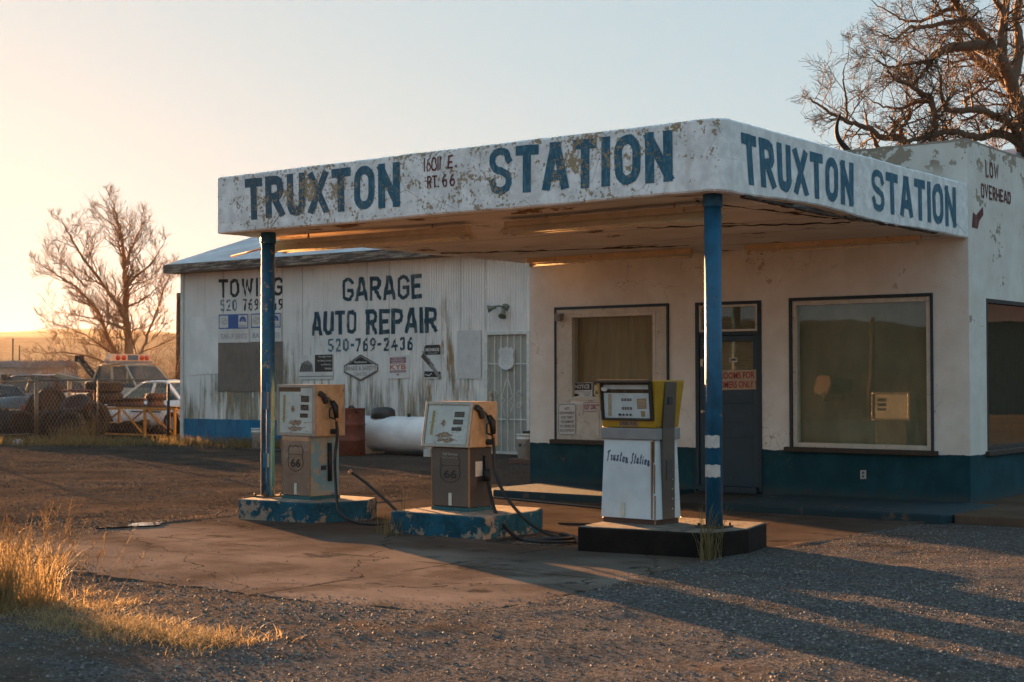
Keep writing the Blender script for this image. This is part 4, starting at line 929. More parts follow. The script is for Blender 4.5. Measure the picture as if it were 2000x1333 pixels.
on(B, 'lettering', SGR, lambda mb: (B.text(mb, 'BRAKE & SAFETY', .07, .93, .40, .56, B.t+.001, .02), B.text(mb, 'CENTER', .32, .68, .19, .32, B.t+.001, .01)))
B = sign('shocks_sign', 'square white suspension sign with red initials and down arrow', 'sign', gs(757, 696), gs(800.5, 694), gs(757, 740.5))
on(B, 'mauve_field', SM, lambda mb: (B.flat(mb, [(.12, .66), (.84, .66), (.84, .93), (.12, .93)], B.t), B.flat(mb, [(.12, .26), (.84, .26), (.84, .36), (.12, .36)], B.t), B.flat(mb, [(.40, .20), (.48, .11), (.56, .20)], B.t)))
on(B, 'initials', SOR, lambda mb: B.text(mb, 'KYB', .12, .84, .39, .62, B.t, .03))
on(B, 'lettering', SW, lambda mb: [B.text(mb, *a_, B.t+.002, .01) for a_ in (('CERTIFIED', .22, .74, .86, .915), ('SUSPENSION', .18, .78, .77, .835), ('SPECIALIST', .2, .76, .68, .745), ('GAS SHOCKS', .16, .8, .28, .34))])
B = sign('absorber_sign', 'tall black and white sign showing a shock absorber', 'sign', gs(829, 674), gs(862, 673), gs(829, 740), base=SW, round_=.03)
on(B, 'black_field', SB, lambda mb: B.flat(mb, [(.02, .70), (.98, .70), (.98, .93), (.9, .99), (.1, .99), (.02, .93)], B.t)); on(B, 'black_field', SB, lambda mb: B.flat(mb, [(.02, .04), (.98, .04), (.98, .20), (.02, .22)], B.t))
on(B, 'brand_lettering', SW, lambda mb: (B.text(mb, 'MONROE', .10, .90, .80, .90, B.t+.002, .03), B.text(mb, 'SHOCKS & STRUTS', .24, .80, .73, .765, B.t+.002), B.line(mb, [(.10, .12), (.32, .09), (.44, .15)], .02, B.t+.002)))
on(B, 'absorber_picture', plain('absorber_brown', (.07, .04, .04), .5), lambda mb: (B.line(mb, [(-.02, .66), (.45, .38)], .11, B.t+.003), B.line(mb, [(.3, .58), (.7, .12)], .03, B.t+.0035)))
on(B, 'absorber_rod', SGR, lambda mb: (B.line(mb, [(-.06, .80), (1.0, .04)], .028, B.t+.0045), B.line(mb, [(.42, .40), (.92, .03)], .08, B.t+.0042)))
B = sign('blank_board', 'large blank white board beside the barred door', 'board', gs(894, 646), gs(940, 645), gs(894, 740), th=.01, base=plain('blank_white', (.52, .52, .50), .6, vs=4))
# signs on and in the curtained window
ws = lambda x, y: ony(x, y, -.022)
B = sign('liability_sign', 'upright white sign reading not responsible for theft', 'sign', ws(1090, 789), ws(1126, 788), ws(1090, 851), th=.004, round_=.035)
on(B, 'border', SB, lambda mb: B.line(mb, [(.5+(a-.5)*.91, .5+(b-.5)*.95) for a, b in B.P+B.P[:1]], .007, B.t))
on(B, 'lettering', SB, lambda mb: [B.text(mb, s_, u0, u1, .80-k*.138, .885-k*.138, B.t, .01) for k, (s_, u0, u1) in enumerate((('NOT', .38, .64), ('RESPONSIBLE', .1, .9), ('FOR THEFT', .18, .84), ('OR DAMAGE', .16, .86), ('TO VEHICLES', .1, .9), ('OR CONTENTS', .1, .9)))])
B = sign('key_drop_sign', 'small white sign with red border reading key drop', 'sign', ws(1139, 786), ws(1174, 785), ws(1139, 805), th=.004, round_=.02)
on(B, 'border', SR, lambda mb: B.line(mb, [(.5+(a-.5)*.93, .5+(b-.5)*.88) for a, b in B.P+B.P[:1]], .007, B.t))
on(B, 'lettering', SR, lambda mb: B.text(mb, 'KEY DROP', .08, .92, .22, .78, B.t, .035))
wi = lambda x, y: ony(x, y, .044)
B = sign('notice_sign', 'black and white video notice standing in the curtained window', 'sign', wi(1118, 748), wi(1157, 747.5), wi(1118, 780), th=.002)
on(B, 'black_field', SB, lambda mb: B.flat(mb, [(.03, .55), (.97, .55), (.97, .97), (.03, .97)], B.t))
on(B, 'heading', SW, lambda mb: B.text(mb, 'NOTICE', .14, .86, .64, .88, B.t+.001, .02))
on(B, 'lettering', SB, lambda mb: (B.text(mb, 'THIS FACILITY IS UNDER', .3, .95, .44, .49, B.t), B.text(mb, '24 HOUR', .55, .92, .31, .41, B.t), B.text(mb, 'VIDEO', .6, .88, .18, .28, B.t), B.text(mb, 'SURVEILLANCE', .4, .94, .06, .14, B.t), B.flat(mb, [(.06, .2), (.14, .34), (.30, .30), (.36, .22), (.22, .18), (.14, .1)], B.t)))
B = sign('route_sign', 'brown edged route shield sign in the corner of the curtained window', 'sign', wi(1158, 742), wi(1180, 741.5), wi(1158, 781), th=.002, base=plain('brown_sign', (.12, .07, .03), .5))
on(B, 'shield', plain('pale_shield', (.48, .42, .28), .5), lambda mb: B.flat(mb, [(.5+.8*a, .45+.6*b) for a, b in shield(0, 0, 1, 1)], B.t))
on(B, 'lettering', SB, lambda mb: (B.text(mb, '66', .22, .78, .26, .48, B.t+.001, .02), B.text(mb, 'ROUTE', .2, .8, .8, .92, B.t+.001)))

# ------------------------------------------------------------------ pump islands
def island(poly, mat, label):
    o = MB().prism(poly, G-.03, TOP).build('pump_island', mat, None, bevel=.022); return tag(o, label, 'pump island', 'pump islands in a row under the canopy')
def isl(front, back, mat, label): return island([tuple(onz(x, y, TOP))[:2] for x, y in front]+back, mat, label)
isl([(465, 975), (608, 982), (722, 977)], [(-5.02, -4.72), (-6.35, -4.72)], M_ISLAND, 'peeling blue concrete island carrying the left column and a pump')
isl([(762, 998), (944, 1009.5), (1050, 998)], [(-2.72, -4.72), (-3.75, -4.72)], M_ISLAND, 'peeling blue concrete island standing alone between the two columns')
isl([(1127, 1028), (1384, 1041), (1462, 1033)], [(-.12, -4.78), (-1.55, -4.78)], M_ISLANDD, 'dark oil stained concrete island under the diesel pump and right column')

# ------------------------------------------------------------------ fuel pumps
def m_brushed(name, c, ro):
    t = NT(name); p = t.obj(); n = t.noise(t.scale(p, 60, 60, 2), 1, 3, .6); l = t.noise(p, 4, 5, .65)
    return t.fin(t.mix(l, sc3(c, .75), sc3(c, 1.15)), t.math('MULTIPLY_ADD', l, .25, ro-.08), .85, t.bump(t.math('ADD', l, t.math('MULTIPLY', n, .1)), .012, .35))
M_STEEL = m_brushed('tarnished_steel_panel', (.33, .31, .285), .2); M_STEELD = m_brushed('dull_grey_steel_panel', (.15, .14, .13), .34)
M_TRIMM = plain('dull_aluminium_trim', (.36, .31, .26), .4, .6, vs=8)
M_BLK = plain('black_rubber', (.012, .011, .011), .55, vs=20, bump=.2)
M_TAPE = plain('pale_tape', (.56, .54, .44), .6, vs=12)
def m_dial(name):
    t = NT(name); p = t.obj(); c = t.mix(t.step(t.noise(p, 4, 5, .6), .3, .7), (.42, .44, .41), (.58, .58, .53))
    lo = t.sep(p)[2]; st = t.noise(t.scale(p, 3, 1, 9), 2.4, 6, .7)
    mk = t.math('MULTIPLY', t.step(st, .58, .66), .85); c = t.mix(mk, c, (.22, .12, .05))
    return t.fin(c, .35, 0, t.bump(st, .002, .5))
M_DIAL = m_dial('rust_stained_dial_face'); 
def m_headside():
    t = NT('tan_pump_enamel'); p = t.obj(); n = t.noise(p, 5, 6, .65); c = t.mix(t.step(n, .3, .7), (.42, .25, .12), (.60, .40, .22))  # warm light reflected by the metal sides is put into the tan
    c = t.mix(t.step(t.noise(t.scale(p, 2, 4, 1.2), 3, 6, .7), .6, .7), c, (.06, .04, .03)); return t.fin(c, .42, .15, t.bump(n, .003, .4))
M_HEADS = m_headside()
def m_cab():
    t = NT('peeling_pale_blue_cabinet'); p = t.obj(); n = t.noise(p, 6, 7, .7); z = t.sep(p)[2]
    c = t.mix(t.step(n, .46, .52), (.16, .30, .34), (.36, .31, .22)); c = t.mix(t.step(t.noise(p, 11, 6, .7), .58, .64), c, (.30, .20, .10))
    c = t.mix(t.step(t.math('MULTIPLY_ADD', n, .2, z), .17, .10), c, (.20, .04, .03)); return t.fin(c, .6, 0, t.bump(n, .004, .6))
M_CAB = m_cab(); M_CABD = plain('dark_brown_cabinet', (.075, .06, .05), .45, .35, vs=6, dirt=(.12, .07, .04))
def nozzle(t_, x, y, z, s=1, col=M_BLK, spout=True):
    """nozzle hanging in its boot on the right side of a pump head (local pump coordinates)"""
    mb = MB()
    mb.tube([(x+.05*s, y, z+.04), (x+.085*s, y+.015, z-.02), (x+.085*s, y+.03, z-.14)], [.028, .036, .026], 10)
    nz = mb.build('nozzle', col, t_, local=True)
    MB().tube([(x+.085*s, y-.02, z-.01), (x+.09*s, y-.075, z-.05), (x+.085*s, y-.07, z-.13), (x+.085*s, y+.02, z-.155)], .010, 8).build('trigger_guard', col, nz, local=True)
    MB().tube([(x+.04*s, y, z+.03), (x+.045*s, y-.05, z+.09), (x+.03*s, y-.10, z+.115)], [.013, .013, .011], 10).build('spout', plain('worn_spout_metal', (.30, .26, .22), .35, .8), nz, local=True)
    MB().box((x+.02*s, y-.115, z+.11), (.05, .10, .055), Matrix.Rotation(-.5, 3, 'X')).tube([(x+.02*s, y-.09, z+.09), (x+.02*s, y-.06, z+.02)], .03, 10).build('nozzle_boot', plain('black_boot', (.02, .018, .016), .5), t_, bevel=.008, local=True)
    MB().tube([(x+.085*s, y+.03, z-.13), (x+.085*s, y+.035, z-.18)], .019, 10).build('hose_coupling', plain('copper_coupling', (.45, .24, .13), .35, .7), nz, local=True)
def smooth_path(P, n=10):
    P = [Vector(p) for p in P]; P = [P[0]*2-P[1]]+P+[P[-1]*2-P[-2]]; o = []
    for i in range(1, len(P)-2):
        for k in range(n):
            t_ = k/n; a, b, c, d = P[i-1:i+3]
            o.append(.5*((2*b)+(c-a)*t_+(2*a-5*b+4*c-d)*t_*t_+(3*b-a-3*c+d)*t_**3))
    return o+[P[-2]]
def old_pump(loc, rz, label, bw, bd, bh, hw, hd, hh, slant, cab, kind):
    t_ = thing('fuel_pump', label, 'fuel pump', loc, rz, 'old fuel pumps under the canopy')
    L = dict(local=True)
    MB().box((0, 0, .02), (bw+.02, bd+.02, .04)).build('base', plain('teal_base', (.02, .10, .11), .7, dirt=(.2, .1, .05)), t_, bevel=.004, **L)
    cb = MB().box((0, 0, .04+(bh-.04)/2), (bw, bd, bh-.042)).build('cabinet', cab, t_, bevel=.006, **L)
    pn = MB().box((0, -bd/2-.006, .05+(bh-.06)/2), (bw-.012, .010, bh-.06)).build('front_panel', M_STEEL if kind == 1 else M_STEELD, t_, bevel=.003, **L)
    yf = -bd/2-.0125
    mb = MB()
    for sx in (-1, 1): mb.box((sx*(bw/2-.004), -bd/2-.006, .05+(bh-.06)/2), (.014, .018, bh-.05))
    mb.build('edge_trim', plain('bronze_edge', (.30, .19, .11), .4, .7), t_, bevel=.002, **L)
    M_ETCH = plain('etched_line' if kind == 1 else 'faint_etched_line', (.035, .025, .02) if kind == 1 else (.035, .033, .03), .5, .3)
    B = Board((-bw*.29, yf, bh*.87), (bw*.29, yf, bh*.87), (-bw*.29, yf, bh*.44))
    mb = MB(); S_ = [(.5+a*.94, .5+b*.92) for a, b in shield(0, 0, 1, 1)]; B.line(mb, S_+S_[:1], .007, .001); B.line(mb, [(.06, .63), (.94, .63)], .005, .0016)
    mb.build('shield_outline', M_ETCH, pn, fix=False, **L)
    mb = MB(); B.text(mb, '66', .2, .8, .16, .47, .0014, .02); mb.build('route_number', M_ETCH, pn, fix=False, **L)
    MB().box((-.0, yf-.001, .12+.0), (.042, .003, .125)).build('tape', M_TAPE, pn, **L)
    if kind == 1: MB().box((0, yf+.001, bh-.03), (bw-.03, .006, .05)).cyl((0, yf, bh-.03), (0, yf-.012, bh-.03), .008, 10).build('lock_strip', plain('copper_strip', (.48, .30, .2), .4, .6), t_, bevel=.002, **L)
    else:
        B2 = Board((-.11, yf, bh-.055), (.11, yf, bh-.055), (-.11, yf, bh-.125)); mb = MB(); B2.text(mb, 'Self Service', .05, .95, .55, 1, .001, .02); B2.text(mb, 'PLEASE PAY CASHIER FIRST', 0, 1, .12, .40, .001, .01)
        mb.build('printed_lettering', plain('pale_print', (.42, .40, .36), .6), pn, fix=False, **L)
    # side of the cabinet: sticker, caps
    xr = bw/2+.0012
    if kind == 2: MB().box((xr, -.03, bh*.66), (.003, .11, .15)).build('paper_notice', plain('torn_paper', (.55, .5, .44), .8, vs=30, dirt=(.1, .08, .06)), t_, **L)
    MB().box((xr, -.02, bh*.50), (.004, .075, .05)).build('black_sticker', plain('black_plate', (.02, .02, .02), .5), t_, **L)
    # head
    z0, z1 = bh, bh+hh; f0 = -hd/2-slant; f1 = -hd/2
    Mh = Matrix(((0, 0, 1, 0), (1, 0, 0, 0), (0, 1, 0, 0), (0, 0, 0, 1)))
    MB().prism([(f0+.02, z0), (hd/2, z0), (hd/2, z1), (f1+.02, z1)], -hw/2, hw/2, Mh).build('head', M_HEADS, t_, bevel=.008, **L)
    sl = Vector((0, f1-f0, z1-z0)); 
    B = Board((-hw/2, f1, z1), (hw/2, f1, z1), (-hw/2, f0, z0)); mb = MB(); w_ = .035; uu, vv = w_/hw, w_/hh
    for a in ((0, uu, 0, 1), (1-uu, 1, 0, 1), (uu+.001, 1-uu-.001, 1-vv, 1), (uu+.001, 1-uu-.001, 0, vv)): B.slab(mb, *a, -.02, .014)
    mb.build('dial_frame', M_TRIMM, t_, bevel=.004, **L)
    mb = MB(); B.slab(mb, uu+.002, 1-uu-.002, vv+.002, 1-vv-.002, -.015, .003); df = mb.build('dial_face', M_DIAL, t_, **L)
    if kind == 1:
        mb = MB(); B.flat(mb, [(.06, .86), (.63, .86), (.63, .97-vv*.2), (.06, .97-vv*.2)], .0045); mb.build('rusty_top_strip', plain('rusty_strip', (.13, .07, .03), .7, vs=12), df, fix=False, **L)
    for k, (v0, v1, du) in enumerate(((.66, .78, 0), (.50, .61, -.012), (.36, .44, -.03))):
        mb = MB(); B.flat(mb, [(.64+du, v0), (.85+du, v0), (.85+du, v1), (.64+du, v1)], .0048); w = mb.build('counter_window', plain('dark_counter', (.045, .03, .02), .3), df, fix=False, **L)
        mb = MB(); 
        if k < 2: B.text(mb, '0000', .66+du, .83+du, v0+.02, v1-.025, .0054, .0); mb.build('counter_digits', plain('brown_digits', (.13, .10, .07), .5), w, fix=False, **L)
    mb = MB(); B.flat(mb, [(.15, .26), (.21, .26), (.225, .80), (.165, .80)], .0048); rl = mb.build('price_scale', plain('yellow_scale', (.40, .32, .13), .6, vs=30, dirt=(.1, .08, .04)), df, fix=False, **L)
    q = random.Random(kind); mb = MB()
    for k in range(9): B.text(mb, str(q.randint(10, 99)), .165+.0015*k, .195+.0015*k, .30+.054*k, .335+.054*k, .0054)
    mb.build('scale_digits', plain('black_letters', (.02, .02, .02), .6), rl, fix=False, **L)
    mb = MB(); q = random.Random(kind+4)     # peeled label remains
    for cx, cy, w, h in ((.47, .26, .17, .06), (.50, .15, .20, .05), (.42, .52, .05, .06)):
        P = [(cx+w*(1+q.uniform(-.35, .3))*math.cos(R(a)), cy+h*(1+q.uniform(-.5, .4))*math.sin(R(a))) for a in range(0, 360, 20)]; B.flat(mb, P, .005+.0004*cy)
    mb.build('torn_label', plain('rusty_label_rest', (.22, .12, .06), .8, vs=40, dirt=(.5, .45, .38), dirt_amt=.1), df, fix=False, **L)
    B = Board((hw/2, hd/2, z1), (-hw/2, hd/2, z1), (hw/2, hd/2, z0)); mb = MB()
    for a in ((0, uu, 0, 1), (1-uu, 1, 0, 1), (uu+.001, 1-uu-.001, 1-vv, 1), (uu+.001, 1-uu-.001, 0, vv)): B.slab(mb, *a, -.012, .014)
    mb.build('dial_frame', M_TRIMM, t_, bevel=.004, **L)
    mb = MB(); B.slab(mb, uu+.002, 1-uu-.002, vv+.002, 1-vv-.002, -.015, .003); df = mb.build('dial_face', M_DIAL, t_, **L)
    for v0, v1 in ((.66, .78), (.50, .61), (.36, .44)):
        mb = MB(); B.flat(mb, [(.62, v0), (.84, v0), (.84, v1), (.62, v1)], .0048); mb.build('counter_window', plain('dark_counter', (.045, .03, .02), .3), df, fix=False, **L)
    nozzle(t_, hw/2, -.01, bh+hh*.60)
    MB().tube([(hw/2+.002, .03, bh+.05), (hw/2+.05, .03, bh+.05)], .03, 12).build('hose_outlet', plain('black_boot', (.02, .018, .016), .5), t_, **L)
    return t_
P1, P2 = (-5.56, -5.22, TOP-.004), (-3.26, -5.37, TOP-.004)
p1 = old_pump(P1, R(-4), 'taller old pump with rust stained dial and copper toned shield panel by the left column', .47, .42, .70, .63, .43, .57, .0, M_CAB, 1)
p2 = old_pump(P2, R(-2), 'shorter old pump with grey brown panel on the middle island', .50, .34, .645, .625, .37, .455, .08, M_CABD, 2)
M_HOSE = plain('black_hose_rubber', (.010, .009, .009), .45, vs=20)
def hose(pts, label_part, parent, r=.0165):
    return MB().tube(smooth_path(pts, 10), r, 10).build(label_part, M_HOSE, parent)
def H(P, rz, *q):      # pump-local -> world
    return tuple(Matrix.Rotation(rz, 3, 'Z') @ Vector(q)+Vector(P))
h1 = hose([H(P1, R(-4), .40, .02, .86), H(P1, R(-4), .405, .03, .72), H(P1, R(-4), .40, .0, .45), (-4.98, -5.42, .30), (-4.80, -5.56, .06), (-4.62, -5.56, G+.05), (-4.42, -5.48, G+.02), (-4.28, -5.32, G+.02), (-4.20, -5.20, G+.05), (-4.45, -5.12, .10), (-4.85, -5.10, .33), (-5.05, -5.10, .43)], 'hose', p1)
MB().tube([(-5.04, -5.10, .425), (-5.08, -5.10, .447)], .022, 10).build('hose_end', plain('copper_coupling', (.45, .24, .13), .35, .7), h1)
MB().tube([H(P1, R(-4), .245, .06, .62), H(P1, R(-4), .255, .06, .20)], .026, 10).build('conduit', M_BLK, p1)
h2 = hose([H(P2, R(-2), .395, .02, .76), H(P2, R(-2), .40, .03, .62), H(P2, R(-2), .43, .02, .38), H(P2, R(-2), .60, .0, .14), (-2.42, -5.36, .05), (-2.10, -5.40, G+.03), (-1.85, -5.45, G+.02), (-1.72, -5.62, G+.02), (-1.95, -5.80, G+.02), (-2.25, -5.72, G+.02), (-2.2, -5.55, G+.03)], 'hose', p2)
hose([H(P2, R(-2), .255, .06, .55), H(P2, R(-2), .29, .05, .38), H(P2, R(-2), .34, .02, .25), H(P2, R(-2), .55, -.12, .0), (-2.45, -5.62, G+.06), (-2.2, -5.72, G+.02), (-1.9, -5.68, G+.04), (-1.78, -5.52, G+.05), (-2.0, -5.42, G+.06)], 'hose', p2, .019)
MB().tube([H(P2, R(-2), .285, .05, .42), H(P2, R(-2), .30, .04, .30)], .036, 10).build('hose_valve', M_BLK, p2)
# oily dark patch of loose hoses and rubber between the islands
o = MB().prism([(-2.5, -5.95), (-2.1, -6.02), (-1.68, -5.9), (-1.64, -5.3), (-2.0, -5.2), (-2.42, -5.4)], G-.02, G+.010).build('oil_stain', plain('oil_black', (.012, .010, .009), .35)); struct(o, 'black oil stain between two pump islands')
q = random.Random(6)
for k, lab in enumerate(('thin black cable lying across the concrete toward the building step', 'coiled black cable on the concrete behind the diesel pump')):
    pts = [(-2.9, -4.2, G+.014), (-2.2, -3.9, G+.014), (-1.7, -3.95, G+.014), (-1.2, -3.7, G+.014), (-.6, -4.0, G+.014)] if k == 0 else [(-2.35, -3.2, G+.014), (-2.15, -2.95, G+.014), (-2.3, -2.8, G+.02), (-2.55, -2.95, G+.02), (-2.4, -3.2, G+.028), (-2.1, -3.3, G+.014)]
    tag(MB().tube(smooth_path(pts, 10), .011, 6).build('cable', M_HOSE), lab, 'cable')
tag(MB().tube(smooth_path([(-6.2, -1.0, G+.012), (-5.95, -1.62, G+.014), (-5.6, -1.85, G+.014), (-4.6, -2.1, G+.014), (-3.4, -2.4, G+.014)], 10)+[Vector((-3.0, -2.5, G+.014))], .012, 6).build('cable', M_HOSE), 'black cable running off the left end of the building step', 'cable')

# diesel pump
P3 = (-1.085, -5.42, TOP-.004)
t_ = thing('fuel_pump', 'white and yellow diesel pump with blue script on the dark island', 'fuel pump', P3, R(-2), 'old fuel pumps under the canopy')
L = dict(local=True); w, d = .62, .40
M_YEL = plain('chrome_yellow_enamel', (.42, .225, .010), .4, vs=6, dirt=(.2, .13, .05), dirt_amt=-.03); M_WH = plain('white_pump_enamel', (.60, .64, .66), .38, .08, vs=3, dirt=(.45, .4, .33), dirt_amt=-.06)
M_GRB = plain('grey_pump_band', (.26, .26, .26), .4, .4, vs=6); M_STN = m_brushed('side_steel_strip', (.16, .14, .12), .38)
MB().box((0, 0, .025), (w-.03, d-.03, .05)).build('base', plain('rusty_plinth', (.10, .045, .03), .8), t_, **L)
def tap(z0, z1, w0, w1, d0, d1, x0=None):
    return [(sx*(w0 if z == z0 else w1)/2, sy*(d0 if z == z0 else d1)/2, z) for z in (z0, z1) for sx, sy in ((-1, -1), (1, -1), (1, 1), (-1, 1))]
BF = [(3, 2, 1, 0), (4, 5, 6, 7), (0, 1, 5, 4), (1, 2, 6, 5), (2, 3, 7, 6), (3, 0, 4, 7)]
MB().add(tap(.05, .77, w, w-.05, d, d-.04), BF).build('cabinet', M_WH, t_, bevel=.006, **L)
MB().box((0, 0, .825), (w+.0, d-.0, .105)).build('band', M_GRB, t_, bevel=.006, **L)
hz0, hz1 = .88, 1.315
MB().add(tap(hz0, hz1, w-.03, w+.06, d-.02, d+.06), BF).build('head', M_YEL, t_, bevel=.012, **L)
# hood over the dial, dark frame, dial
yf0, yf1 = -(d-.02)/2, -(d+.06)/2
B = Board((-(w-.05)/2, yf1-.002, hz1-.005), ((w-.05)/2, yf1-.002, hz1-.005), (-(w-.05)/2, yf0-.002, hz0)); mb = MB()
for a in ((.0, .045, .16, 1.0), (.95, 1.01, .16, 1.0), (.046, .949, .92, 1.0), (.046, .949, .16, .20)): B.slab(mb, *a, -.01, .028)
mb.build('dial_frame', plain('black_frame', (.02, .017, .015), .4), t_, bevel=.010, **L)
mb = MB(); B.slab(mb, -.04, .99, .965, 1.03, -.02, .085); mb.build('hood', plain('brown_hood', (.07, .05, .035), .45, .3), t_, bevel=.01, **L)
mb = MB(); B.slab(mb, .05, .945, .21, .915, -.01, .004); df = mb.build('dial_face', plain('pale_dial', (.52, .55, .54), .3, vs=4), t_, **L)
mb = MB(); B.flat(mb, [(.05, .74), (.945, .74), (.945, .82), (.05, .82)], .0055); mb.build('dark_strip', plain('dark_counter', (.045, .03, .02), .3), df, fix=False, **L)
mb = MB(); B.flat(mb, [(.12, .24), (.19, .24), (.21, .72), (.14, .72)], .0055); mb.build('price_scale', plain('stained_scale', (.36, .29, .18), .6, vs=30, dirt=(.1, .08, .04)), df, fix=False, **L)
mb = MB(); B.flat(mb, [(.70, .40), (.88, .41), (.88, .63), (.70, .62)], .0055); pl = mb.build('brown_notice', plain('brown_notice', (.30, .18, .10), .6, vs=20), df, fix=False, **L)
mb = MB()
for k in range(6): B.flat(mb, [(.72, .43+k*.03), (.86, .437+k*.03), (.86, .447+k*.03), (.72, .44+k*.03)], .0062)
mb.build('notice_lines', plain('notice_line', (.48, .36, .24), .6), pl, fix=False, **L)
mb = MB(); B.flat(mb, [(.77, .24), (.84, .24), (.85, .36), (.76, .36)], .0055); mb.build('keyhole_plate', plain('brown_notice', (.30, .18, .10), .6), df, fix=False, **L)
for v in (.57, .385):
    for k in range(4):
        mb = MB(); B.flat(mb, [(.40+k*.052, v), (.44+k*.052, v), (.44+k*.052, v+.055), (.40+k*.052, v+.055)], .0055); cw = mb.build('counter_window', plain('dark_counter', (.045, .03, .02), .3), df, fix=False, **L)
        mb = MB(); B.text(mb, '0', .41+k*.052, .43+k*.052, v+.01, v+.045, .0062); mb.build('counter_digit', plain('pale_print', (.42, .40, .36), .6), cw, fix=False, **L)
mb = MB()
for u, s_ in ((.36, .022), (.43, .010), (.50, .010), (.57, .010)): B.slab(mb, u-s_, u+s_, .26, .30, .004, .02)
mb.build('knob', plain('black_frame', (.02, .017, .015), .4), df, bevel=.003, **L)
mb = MB(); B.flat(mb, [(.01+.065*math.cos(a)+.09, .83+.05*math.sin(a)) for a in [k*.5 for k in range(13)]], .030); mb.build('round_sticker', plain('white_sticker', (.55, .5, .45), .6), t_, fix=False, **L)
Bb = Board((-.10, yf0-.006, hz0+.062), (.11, yf0-.006, hz0+.062), (-.10, yf0-.003, hz0+.012)); mb = MB(); Bb.slab(mb, 0, 1, 0, 1, -.002, .002); fp = mb.build('fuel_label', plain('brown_notice', (.30, .18, .10), .6), t_, **L)
mb = MB(); Bb.text(mb, 'DIESEL FUEL', .05, .95, .2, .8, .003, .015); mb.build('lettering', plain('black_letters', (.02, .02, .02), .6), fp, fix=False, **L)
# steel strip up the right side, trim lines, bolts
MB().add([(w/2-.02, -.10, .05), (w/2-.02, .08, .05), (w/2+.05, .08, hz1-.03), (w/2+.05, -.10, hz1-.03), (w/2+.006, -.10, .05), (w/2+.006, .08, .05), (w/2+.036, .08, hz1-.03), (w/2+.036, -.10, hz1-.03)][:0], []) if False else None
sp = MB(); zs = [.05, .77, .88, hz1-.015]; xs = [w/2+.006, w/2+.008, w/2+.008, w/2+.036]
for i in range(3): sp.add([(xs[i]-.06, -.10, zs[i]), (xs[i], -.10, zs[i]), (xs[i], .09, zs[i]), (xs[i]-.06, .09, zs[i]), (xs[i+1]-.06, -.10, zs[i+1]), (xs[i+1], -.10, zs[i+1]), (xs[i+1], .09, zs[i+1]), (xs[i+1]-.06, .09, zs[i+1])], [(0, 1, 5, 4), (1, 2, 6, 5), (2, 3, 7, 6), (3, 0, 4, 7)])
ss = sp.build('side_strip', M_STN, t_, **L)
MB().box((w/2+.028, -.01, 1.13), (.012, .07, .07)).build('switch_plate', plain('black_plate', (.02, .02, .02), .5), ss, bevel=.003, **L)
MB().box((w/2+.010, -.0, .50), (.004, .10, .18)).build('vent_plate', plain('dark_vent', (.07, .06, .055), .5), ss, **L)
mb = MB()
for zz in (.14, .42, .70): mb.box((w/2-.036+.022*(.77-zz)/.7, -d/2-.001+.018*(zz-.05)/.7, zz), (.012, .012, .26))
for sy in (-1,): mb.box((w/2-.05, -d/2+.01, .41), (.012, .035, .70))
mb.build('edge_trim', plain('bronze_edge', (.30, .19, .11), .4, .7), t_, **L)
mb = MB()
for k in range(5): mb.box((w/2+.0085, .05, .14+k*.09), (.003, .012, .012))
mb.build('rivet', plain('bright_rivet', (.6, .58, .52), .4, .5), ss, **L)
MB().box((-.06, -d/2-.002, .13), (.045, .004, .125), Matrix.Rotation(-.028, 3, 'X')).build('tape', M_TAPE, t_, **L)
# script name: letters on the front of the cabinet
fr_ = lambda u, z: (u, -d/2-.001+.02*(z-.05)/.72, z)
TLc, TRc, BLc, BRc = fr_(-.255, .668), fr_(.225, .630), fr_(-.255, .568), fr_(.225, .530)
for word, a, b in (('^Truxton', 0., .50), ('^Station', .56, 1.)):
    Vt = lambda q0, q1, f_: Vector(q0).lerp(Vector(q1), f_)
    o = paint_text('script_lettering', word, (Vt(TLc, TRc, a), Vt(TLc, TRc, b), Vt(BLc, BRc, a), Vt(BLc, BRc, b)), nf, plain('navy_script', (.012, .03, .10), .5), None, 0.0075, .010, off=.003, arch=.012, slant=.18, clamp=False)
    attach(o, t_, True)
# green nozzle and yellow hose on the left side
mb = MB().tube([(-w/2-.045, .02, 1.00), (-w/2-.06, .0, .94), (-w/2-.055, .01, .84)], [.024, .032, .022], 10); nz = mb.build('nozzle', plain('green_nozzle_cover', (.02, .16, .03), .45), t_, **L)
MB().tube([(-w/2-.04, .02, 1.0), (-w/2-.01, .03, 1.05)], .012, 8).build('spout', plain('worn_spout_metal', (.30, .26, .22), .35, .8), nz, **L)
MB().tube([(-w/2-.055, -.01, .93), (-w/2-.075, -.05, .88), (-w/2-.055, .0, .82)], .008, 6).build('trigger_guard', plain('yellow_guard', (.35, .25, .03), .5), nz, **L)
MB().tube(smooth_path([(-w/2-.055, .01, .84), (-w/2-.06, .02, .70), (-w/2-.05, .03, .40), (-w/2-.06, .02, .12), (-w/2-.10, -.02, .014)], 8), .013, 8).build('hose', plain('yellow_brown_hose', (.26, .17, .06), .5), t_, **L)

